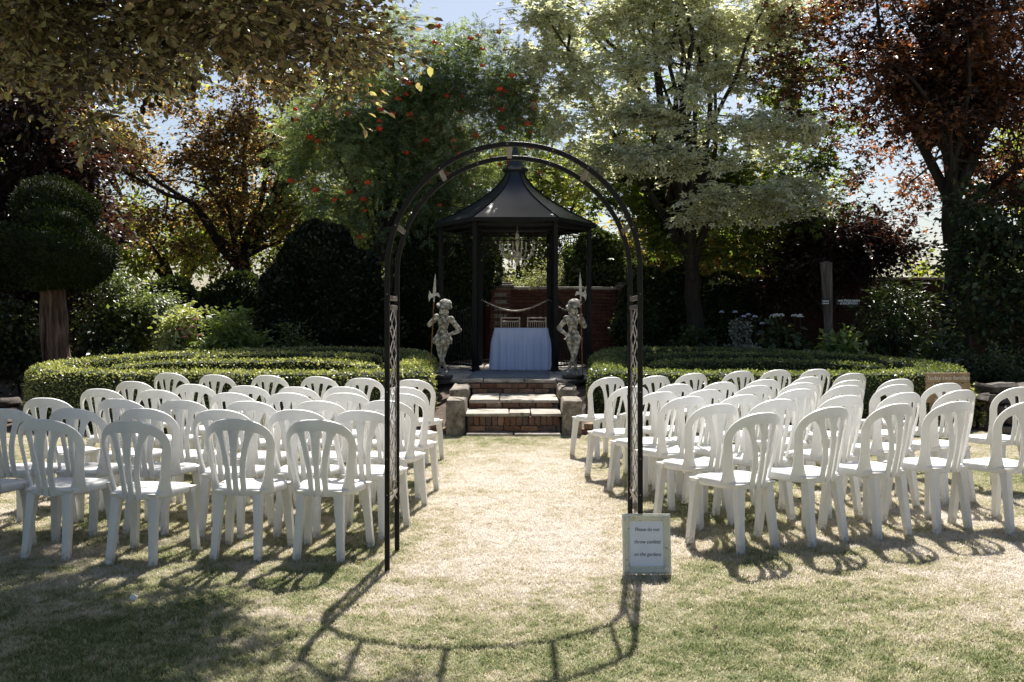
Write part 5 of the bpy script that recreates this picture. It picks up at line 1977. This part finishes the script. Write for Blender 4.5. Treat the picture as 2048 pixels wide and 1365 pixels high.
for px in range(1180, 1690, 62):
    for py in range(40, 480, 62):
        p = at(px + rng.uniform(-28, 28), py + rng.uniform(-28, 28), 23.4 + rng.uniform(-0.3, 0.6))
        if (px < 1330 and py > 380) or rng.random() < 0.12:
            continue
        clg.append(((p.x, p.y, p.z), (0.62, 0.5, 0.26), 0.6))
clg += [((at(px, py, 20.5).x, 20.5, at(px, py, 20.5).z), (.6, .6, .35), .8) for px, py in ((1290, 430), (1260, 390), (1330, 470), (1480, 470), (1540, 450), (1600, 440), (1500, 510), (1430, 500), (1200, 400), (1560, 330), (1640, 330), (1620, 250), (1560, 190), (1590, 130))]
tree('variegated_maple', 'maple with cream variegated leaves in shelves above the brick wall', (3.66, 20.2, 0), (3.62, 20.3, 2.75), clm, 'maple5', 'variegated_leaf', 0.165, 30, 104,
     trunk_r=0.21, limbs=15, flat=0.22, droop=0.22, per_twig=7, up=0.9, extra_mats=[(clg, 'maple5', 'maple_green', 30, 'green_foliage')], limb_k=0.8)

# crimson maple on the right
clc = [((at(px, py, Yd).x, Yd, at(px, py, Yd).z), (.7, .6, .4), .8) for px, py, Yd in ((a_, b_, 22.4 if b_ > 240 else 20.0) for a_, b_ in ((1600, 60), (1640, 140), (1700, 60), (1620, 220), (1690, 210), (1660, 290), (1720, 350), (1690, 420), (1760, 300), (1570, 30), (1560, 120), (1590, 180), (1730, 130), (1740, 230), (1640, 20), (1850, 250), (1900, 180), (1960, 330), (2020, 380), (1980, 120), (2030, 220), (1880, 60), (1950, 30), (1780, 440), (1830, 380), (1800, 120)))]
clc += fill_clumps(110, (8.9, 19.6, 6.2), (4.0, 1.3, 3.1), rng, 0.55, 0.9, 0.5, 0.15, keep=lambda q: q[2] > 3.4 and not (q[0] < 7.8 and q[2] < 5.6))
tree('crimson_maple', 'crimson leaved maple with thick forked trunk beside the wall', (8.6, 19.2, 0), (8.5, 19.3, 3.9), clc, 'maple3', 'crimson_leaf', 0.15, 32, 105,
     trunk_r=0.27, limbs=20, limb_k=0.7, flat=0.35, droop=0.25, per_twig=8, up=0.75)
clp = fill_clumps(34, (6.7, 21.0, 2.9), (1.5, 0.9, 1.7), rng, 0.45, 0.75, 0.7, 0.2, keep=lambda q: q[2] > 1.2)
tree('purple_plum', 'purple leaved plum tree in deep shade behind the signpost', (6.7, 21.2, 0), (6.7, 21.2, 1.8), clp, 'simple', 'plum_leaf', 0.095, 75, 106,
     trunk_r=0.12, limbs=14, flat=0.6, droop=0.2, per_twig=9, up=0.6)
clx = fill_clumps(40, (9.5, 18.0, 2.2), (1.7, 1.0, 2.0), rng, 0.4, 0.7, 0.8, 0.3, keep=lambda q: q[2] > 0.2)
tree('green_shrub_tree', 'tall green leafy shrub growing round the crimson maple trunk', (9.5, 18.1, 0), (9.5, 18.1, 1.2), clx, 'simple', 'dark_shrub_leaf', 0.13, 42, 107,
     trunk_r=0.08, limbs=16, flat=0.7, droop=0.3, per_twig=8, up=0.6)

# trees beyond the wall
BACK = [(-15.5, 29, 4.6, 3.6, 4.2, 'wood_leaf', 'leafy green tree beyond the wall behind the dark beech'),
        (-6.4, 34, 5.2, 3.6, 5.0, 'wood_leaf', 'tall dense green tree beyond the wall behind the copper beech trunk'),
        (-10.4, 31, 4.8, 3.8, 4.6, 'wood_leaf', 'sunlit green tree beyond the wall behind the copper beech'),
        (-4.2, 28, 4.0, 2.8, 3.6, 'wood_leaf', 'yellow green tree beyond the wall behind the holly'),
        (0.3, 31, 4.6, 3.2, 4.2, 'wood_leaf', 'round green tree beyond the wall behind the gazebo roof'),
        (4.6, 28, 4.0, 2.8, 3.2, 'golden_leaf', 'golden leaved tree glowing beyond the wall behind the maple trunk'),
        (9.0, 32, 3.2, 3.2, 3.0, 'wood_leaf', 'pale green tree beyond the wall behind the plum'),
        (13.0, 31, 1.7, 2.6, 1.3, 'wood_leaf', 'low sunlit green tree beyond the wall beside the crimson maple'),
        (15.2, 26, 4.4, 2.2, 4.6, 'wood_leaf', 'green tree beyond the wall behind the crimson maple'),
        (19.0, 33, 4.8, 3.6, 4.8, 'wood_leaf', 'far green tree beyond the wall at the crimson maple side'),
        (-21.5, 33, 5.2, 4.0, 4.8, 'wood_leaf', 'far green tree beyond the wall at the topiary side')]
for k, (X, Yb, Z, rx, rz_, mt, lb_) in enumerate(BACK):
    clk = fill_clumps(30, (X, Yb, Z), (rx, 1.8, rz_), rng, 0.7, 1.2, 0.75, 0.3, keep=lambda q: q[2] > 0.6)
    tree('background_tree', lb_, (X, Yb + 0.2, 0), (X, Yb + 0.2, 2.2), clk, 'simple', mt, 0.17, 62, 200 + k, trunk_r=0.2, limbs=12, flat=0.7, droop=0.2, per_twig=8, up=0.6,
         group='trees beyond the wall')
clw = fill_clumps(18, (0.95, 24.2, 2.1), (1.0, 0.7, 0.85), rng, 0.35, 0.55, 0.8, 0.2)
tree('willow_shrub', 'pale silvery sunlit shrub peeping over the wall through the gazebo', (0.95, 24.3, 0), (0.95, 24.3, 0.9), clw, 'narrow', 'willow_leaf', 0.09, 90, 108, cat='shrub',
     trunk_r=0.06, limbs=10, flat=0.9, droop=0.1, per_twig=9, up=0.5)

# ================================================================ BORDER PLANTS
def shrub(name, label, px, py_top, py_bot, w_px, Yd, leaf, mat, size, per, seed, flat=0.7, droop=0.3, up=0.6, group='border plants behind the hedges', n=14, cat='shrub'):
    top = at(px, py_top, Yd)
    hw = w_px / 2 * Yd / 2000
    z1 = top.z
    r_ = np.random.default_rng(seed)
    z0 = bed_z(top.x, Yd)
    cz = (z1 + z0 + 0.1) / 2
    cl_ = fill_clumps(n, (top.x, Yd, cz), (hw * 0.75, min(hw, 0.6) * 0.8, max(0.12, (z1 - z0) / 2 * 0.75)), r_, hw * 0.28 + 0.06, hw * 0.42 + 0.08, 0.8, 0.25)
    return tree(name, label, (top.x, Yd, z0), (top.x, Yd, z0 + 0.25 * (z1 - z0)), cl_, leaf, mat, size, per, seed + 900, cat=cat,
                trunk_r=0.03, limbs=8, flat=flat, droop=droop, per_twig=7, up=up, group=group, twig_r=0.004, crown_name='foliage')


shrub('dogwood_shrub', 'tiered green shrub with layered leaves beside the yew trunk', 265, 505, 700, 250, 18.6, 'simple', 'shrub_leaf', 0.085, 60, 1, flat=0.25, up=0.95, n=26)
shrub('variegated_shrub', 'pale green leafy shrub with pinkish stems near the yew', 365, 585, 700, 95, 18.0, 'simple', 'pale_leaf', 0.10, 26, 2)
shrub('lily_clump', 'bright glossy narrow leaved clump before the holly', 465, 610, 700, 140, 17.9, 'narrow', 'hosta_leaf', 0.16, 40, 3, up=0.5)
shrub('aster_clump', 'sparse silvery leaved clump at the foot of the holly', 600, 640, 702, 130, 17.9, 'narrow', 'shrub_leaf', 0.10, 30, 4)
shrub('low_shrub', 'low dark shrub filling the bed left of the yew trunk', 40, 590, 720, 150, 18.0, 'simple', 'dark_shrub_leaf', 0.10, 36, 5)
shrub('low_shrub', 'low dark shrub between the yew trunk and the dogwood', 190, 640, 715, 130, 17.7, 'simple', 'dark_shrub_leaf', 0.09, 32, 6)
shrub('silver_shrub', 'silvery grey leaved bush beneath the maple trunk', 1490, 640, 705, 85, 18.0, 'small', 'silver_leaf', 0.055, 60, 7)
shrub('hydrangea', 'hydrangea with dome white flower heads by the signpost', 1570, 640, 710, 130, 18.2, 'simple', 'dark_shrub_leaf', 0.14, 26, 8)
shrub('hosta_clump', 'bright broad leaved hosta clump at the signpost foot', 1690, 650, 715, 130, 17.4, 'simple', 'hosta_leaf', 0.15, 26, 9)
shrub('rhododendron', 'dark rounded rhododendron behind the wooden board', 1880, 650, 760, 140, 16.6, 'narrow', 'dark_shrub_leaf', 0.15, 44, 10)
shrub('low_shrub', 'low shaded shrub under the maple trunk', 1370, 645, 700, 150, 18.6, 'simple', 'dark_shrub_leaf', 0.09, 34, 11)
shrub('buddleia', 'tall thin arching shrub with grey leaves beside the signpost', 1790, 540, 720, 190, 18.4, 'narrow', 'dark_shrub_leaf', 0.13, 26, 12, n=20)
shrub('low_shrub', 'low leafy ground shrub beside the rockery', 1990, 700, 770, 190, 15.2, 'simple', 'dark_shrub_leaf', 0.07, 44, 13)
shrub('small_white_shrub', 'small white flowering shrub behind the wooden board', 1905, 715, 760, 60, 15.6, 'small', 'silver_leaf', 0.05, 34, 14)
shrub('small_white_shrub', 'little pale flowering plant beside the wooden board', 1955, 752, 785, 36, 13.5, 'small', 'pale_leaf', 0.04, 30, 15, n=8)

# ferns: arching fronds with paired leaflets
def fern(label, px, Yd, z_h, n, seed, px_y=None):
    r_ = np.random.default_rng(seed)
    X = (px - 1024) * Yd / 2000
    z0 = bed_z(X, Yd)
    t = thing('fern', label, 'fern', (X, Yd, z0), 0, 'ferns in the beds')
    for k in range(n):
        a = 2 * PI * k / n + r_.random()
        L = z_h * (0.8 + 0.5 * r_.random())
        P, D, Nn, S = [], [], [], []
        path = []
        for i in range(15):
            s = i / 14
            q = Vector((math.cos(a) * L * 0.8 * s, math.sin(a) * L * 0.8 * s, L * (1.25 * s - 0.75 * s * s)))
            path.append(q)
            for sd in (-1, 1):
                P.append(tuple(q))
                D.append((-math.sin(a) * sd + math.cos(a) * 0.4, math.cos(a) * sd + math.sin(a) * 0.4, -0.15))
                Nn.append((r_.normal() * 0.2, r_.normal() * 0.2, 1))
                S.append(0.17 * L * math.sin(PI * min(1, 0.12 + s * 0.88)) + 0.02)
        V_, F_, _ = leaves(np.array(P), np.array(D), np.array(Nn), np.array(S), 'narrow')
        fr_ = link('frond', np_mesh('frond', V_, F_, 'fern_leaf'), t)
    return t


fern('fern arching at the foot of the holly by the hedge', 545, 17.6, 0.42, 9, 1)
fern('fern in deep shade between hosta and rhododendron', 1775, 16.8, 0.50, 10, 2)
fern('smaller fern beside the rhododendron foot', 1835, 16.4, 0.38, 8, 3)


# flower heads
def flowers(label, spots, mat, r_, grp, name='flower_head', stem=0.35):
    for i, (px, py, Yd) in enumerate(spots):
        p = at(px, py, Yd)
        t = thing(name, label, 'flower', (p.x, p.y, bed_z(p.x, p.y)), 0, grp)
        zz = p.z - bed_z(p.x, p.y)
        mb = MB()
        rg = np.random.default_rng(int(px + py))
        for q in range(30):
            d = rand_dirs(1, rg)[0]
            d[2] = abs(d[2]) * 1.0 - 0.2
            c = Vector((d[0] * r_, d[1] * r_, zz + d[2] * r_ * 0.8))
            mb.ellipsoid(c, (r_ * 0.26, r_ * 0.26, r_ * 0.16), 6, 4)
        mb.build('bloom', mat, t)
        MB().tube([(0, 0, 0), (0.01, 0.01, zz)], 0.005, 5).build('stem', 'fern_leaf', t)


flowers('white domed hydrangea flower head before the signpost', [(1552, 632, 18.0), (1563, 632, 18.0), (1589, 633, 18.0), (1600, 633, 18.0), (1545, 634, 18.05)], 'petal_white', 0.055, 'hydrangea heads')
flowers('pale blue agapanthus flower beneath the maple trunk', [(1443, 625, 18.3), (1470, 625, 18.3), (1497, 630, 17.9), (1510, 634, 17.9), (1487, 634, 17.9), (1524, 648, 17.9)], 'petal_blue', 0.04, 'agapanthus heads')
flowers('dusty pink flower spike beside the lily clump', [(385, 655, 17.7), (378, 668, 17.7), (392, 640, 17.75), (370, 675, 17.6), (400, 672, 17.6), (362, 660, 17.7)], 'petal_pink', 0.05, 'pink flowers')

# ================================================================ SIGNPOST
sp = at(1655, 690, 17.9)
post_t = thing('signpost', 'weathered twisted timber signpost with small black finger boards', 'signpost', (sp.x, 17.9, bed_z(sp.x, 17.9)))
mb = MB()
zt = at(1655, 525, 17.9).z - bed_z(sp.x, 17.9)
rings_ = []
n_ = 20
vs = []
nz = 26
for i in range(nz):
    t = i / (nz - 1)
    rr = 0.072 + 0.06 * abs(t - 0.5) + (0.04 if t < 0.05 else 0)
    cx = 0.03 * math.sin(t * 4)
    for k in range(n_):
        a = 2 * PI * k / n_
        q = 1 + 0.32 * noise.noise(Vector((math.cos(a) * 1.9, math.sin(a) * 1.9, t * 2.2))) + 0.12 * noise.noise(Vector((math.cos(a) * 5, math.sin(a) * 5, t * 3)))
        vs.append((cx + rr * q * math.cos(a), rr * q * math.sin(a), zt * t + (0.03 * noise.noise(Vector((a, 1, 2))) if i == nz - 1 else 0)))
fs = [(i * n_ + k, i * n_ + (k + 1) % n_, (i + 1) * n_ + (k + 1) % n_, (i + 1) * n_ + k) for i in range(nz - 1) for k in range(n_)]
fs += [tuple(range((nz - 1) * n_, nz * n_))]
mb.add(vs, fs).build('post', 'weathered_post', post_t, angle=60)
zb = at(1655, 605, 17.9).z - bed_z(sp.x, 17.9)
b1 = MB().box((0.335, -0.10, zb), (0.42, 0.018, 0.10), bev=0.004).build('finger_board', 'sign_black', post_t)
lettering('MALTINGS BARN', 0.050, 'letter_white', b1, (0.345, -0.1105, zb + 0.023), bold=0.0006)
lettering('& RECEPTION', 0.050, 'letter_white', b1, (0.345, -0.1105, zb - 0.024), bold=0.0006)
b2 = MB().box((-0.075, -0.135, zb), (0.16, 0.018, 0.10), bev=0.004).build('finger_board', 'sign_black', post_t)
for j in (0, 1):
    for q in range(5):
        MB().box((-0.125 + 0.024 * q, -0.1445, zb + 0.020 - 0.042 * j), (0.014, 0.001, 0.022)).build('lettering', 'letter_white', b2)
hp = at(1645, 590, 17.75)
hoop = MB().tube([(0.72 * math.cos(a), 0, 0.72 * math.sin(a) * 1.02) for a in [R(-50 + 280 * i / 40) for i in range(41)]], 0.003, 5).build('wire_hoop', 'bark')
hoop.location = (hp.x - 0.05, 17.6, hp.z - 0.12)
tag(hoop, 'thin rusty wire hoop standing round the timber signpost', 'hoop')

# ================================================================ WOODEN BOARD
bp_ = at(1895, 806, 12.62)
bd = thing('wooden_board', 'rustic plank board with handwritten white welcome words by the hedge', 'sign', (bp_.x, 12.62, 0), R(6))
zt_ = at(1895, 746, 12.62).z
zb_ = at(1895, 806, 12.62).z
ph = (zt_ - zb_) / 3
for i in range(3):
    pl = MB().box((0, random.uniform(-0.002, 0.002), zb_ + ph * (i + 0.5)), (0.585, 0.02, ph - 0.003), bev=0.003).build('plank', 'board_wood', bd)
for s in (-1, 1):
    MB().box((s * 0.2, 0.028, zt_ / 2 - 0.03), (0.045, 0.03, zt_ - 0.02), bev=0.003).build('stake', 'board_wood', bd)
lettering('Today two families', 0.075, 'chalk', bd, (0, -0.0135, zt_ - ph * 0.52), shear=0.1)
lettering('b', 0.075, 'chalk', bd, (-0.19, -0.0135, zt_ - ph * 1.25), shear=0.1)
lettering('not', 0.075, 'chalk', bd, (-0.13, -0.0135, zb_ + ph * 0.38), shear=0.1)

# ================================================================ ROCKERY AND PATH STONES
def stones(label, x0, x1, y, courses, seed, depth=0.5):
    random.seed(seed)
    t = thing('rockery', label, 'rockery', ((x0 + x1) / 2, y, 0))
    MB().box((0, depth * 0.9, courses * 0.05), (x1 - x0 - 0.3, depth * 0.5, courses * 0.10)).build('packing', 'soil', t)
    for j in range(courses):
        x = x0 + random.uniform(0, 0.2)
        while x < x1:
            w = random.uniform(0.28, 0.62)
            h_ = random.uniform(0.105, 0.14)
            s = MB().box((0, 0, 0), (w, depth, h_), bev=0.03, jit=0.02).build('stone', 'slate_stone', t)
            s.location = (x + w / 2 - (x0 + x1) / 2, j * 0.10 + depth * 0.4 + random.uniform(-0.05, 0.05), 0.06 + j * 0.125)
            s.rotation_euler = (random.uniform(-.05, .05), random.uniform(-.05, .05), random.uniform(-.12, .12))
            x += w + 0.02


stones('low rockery of dark flat stones beside the wooden board', 6.15, 9.2, 12.7, 5, 3)
stones('low step of dark flat stones at the yew end of hedge', -9.5, -7.35, 13.6, 3, 4)

# fallen leaves and a scrap on the lawn
sc = MB()
sc.box((0, 0, 0.025), (0.035, 0.004, 0.03), Matrix.Rotation(0.5, 3, 'Y')).build('paper_scrap', 'letter_white')
sc_o = bpy.data.objects['paper_scrap']
sp_ = at(267, 1205, 2000 * CAM_H / 565)
sc_o.location = (sp_.x, sp_.y, 0.0)
tag(sc_o, 'tiny white paper scrap lying on the shaded grass', 'paper')

rl = np.random.default_rng(77)
n_ = 70
P = np.c_[rl.uniform(-3.6, 3.6, n_), rl.uniform(4.0, 12.2, n_), np.full(n_, 0.022)]
P[:, 2] += [lawn_z(a, b) for a, b in P[:, :2]]
D = unit(np.c_[rl.normal(size=(n_, 2)), rl.normal(size=n_) * 0.15])
NN = np.c_[rl.normal(size=(n_, 2)) * 0.35, np.ones(n_)]
LV, LF, _ = leaves(P, D, NN, 0.03 + 0.03 * rl.random(n_), 'ovate')
lt = link('leaf_litter', np_mesh('leaf_litter', LV, LF, 'beech_far'))
tag(lt, 'scattered fallen brown leaves on the lawn', 'leaves', kind='stuff')
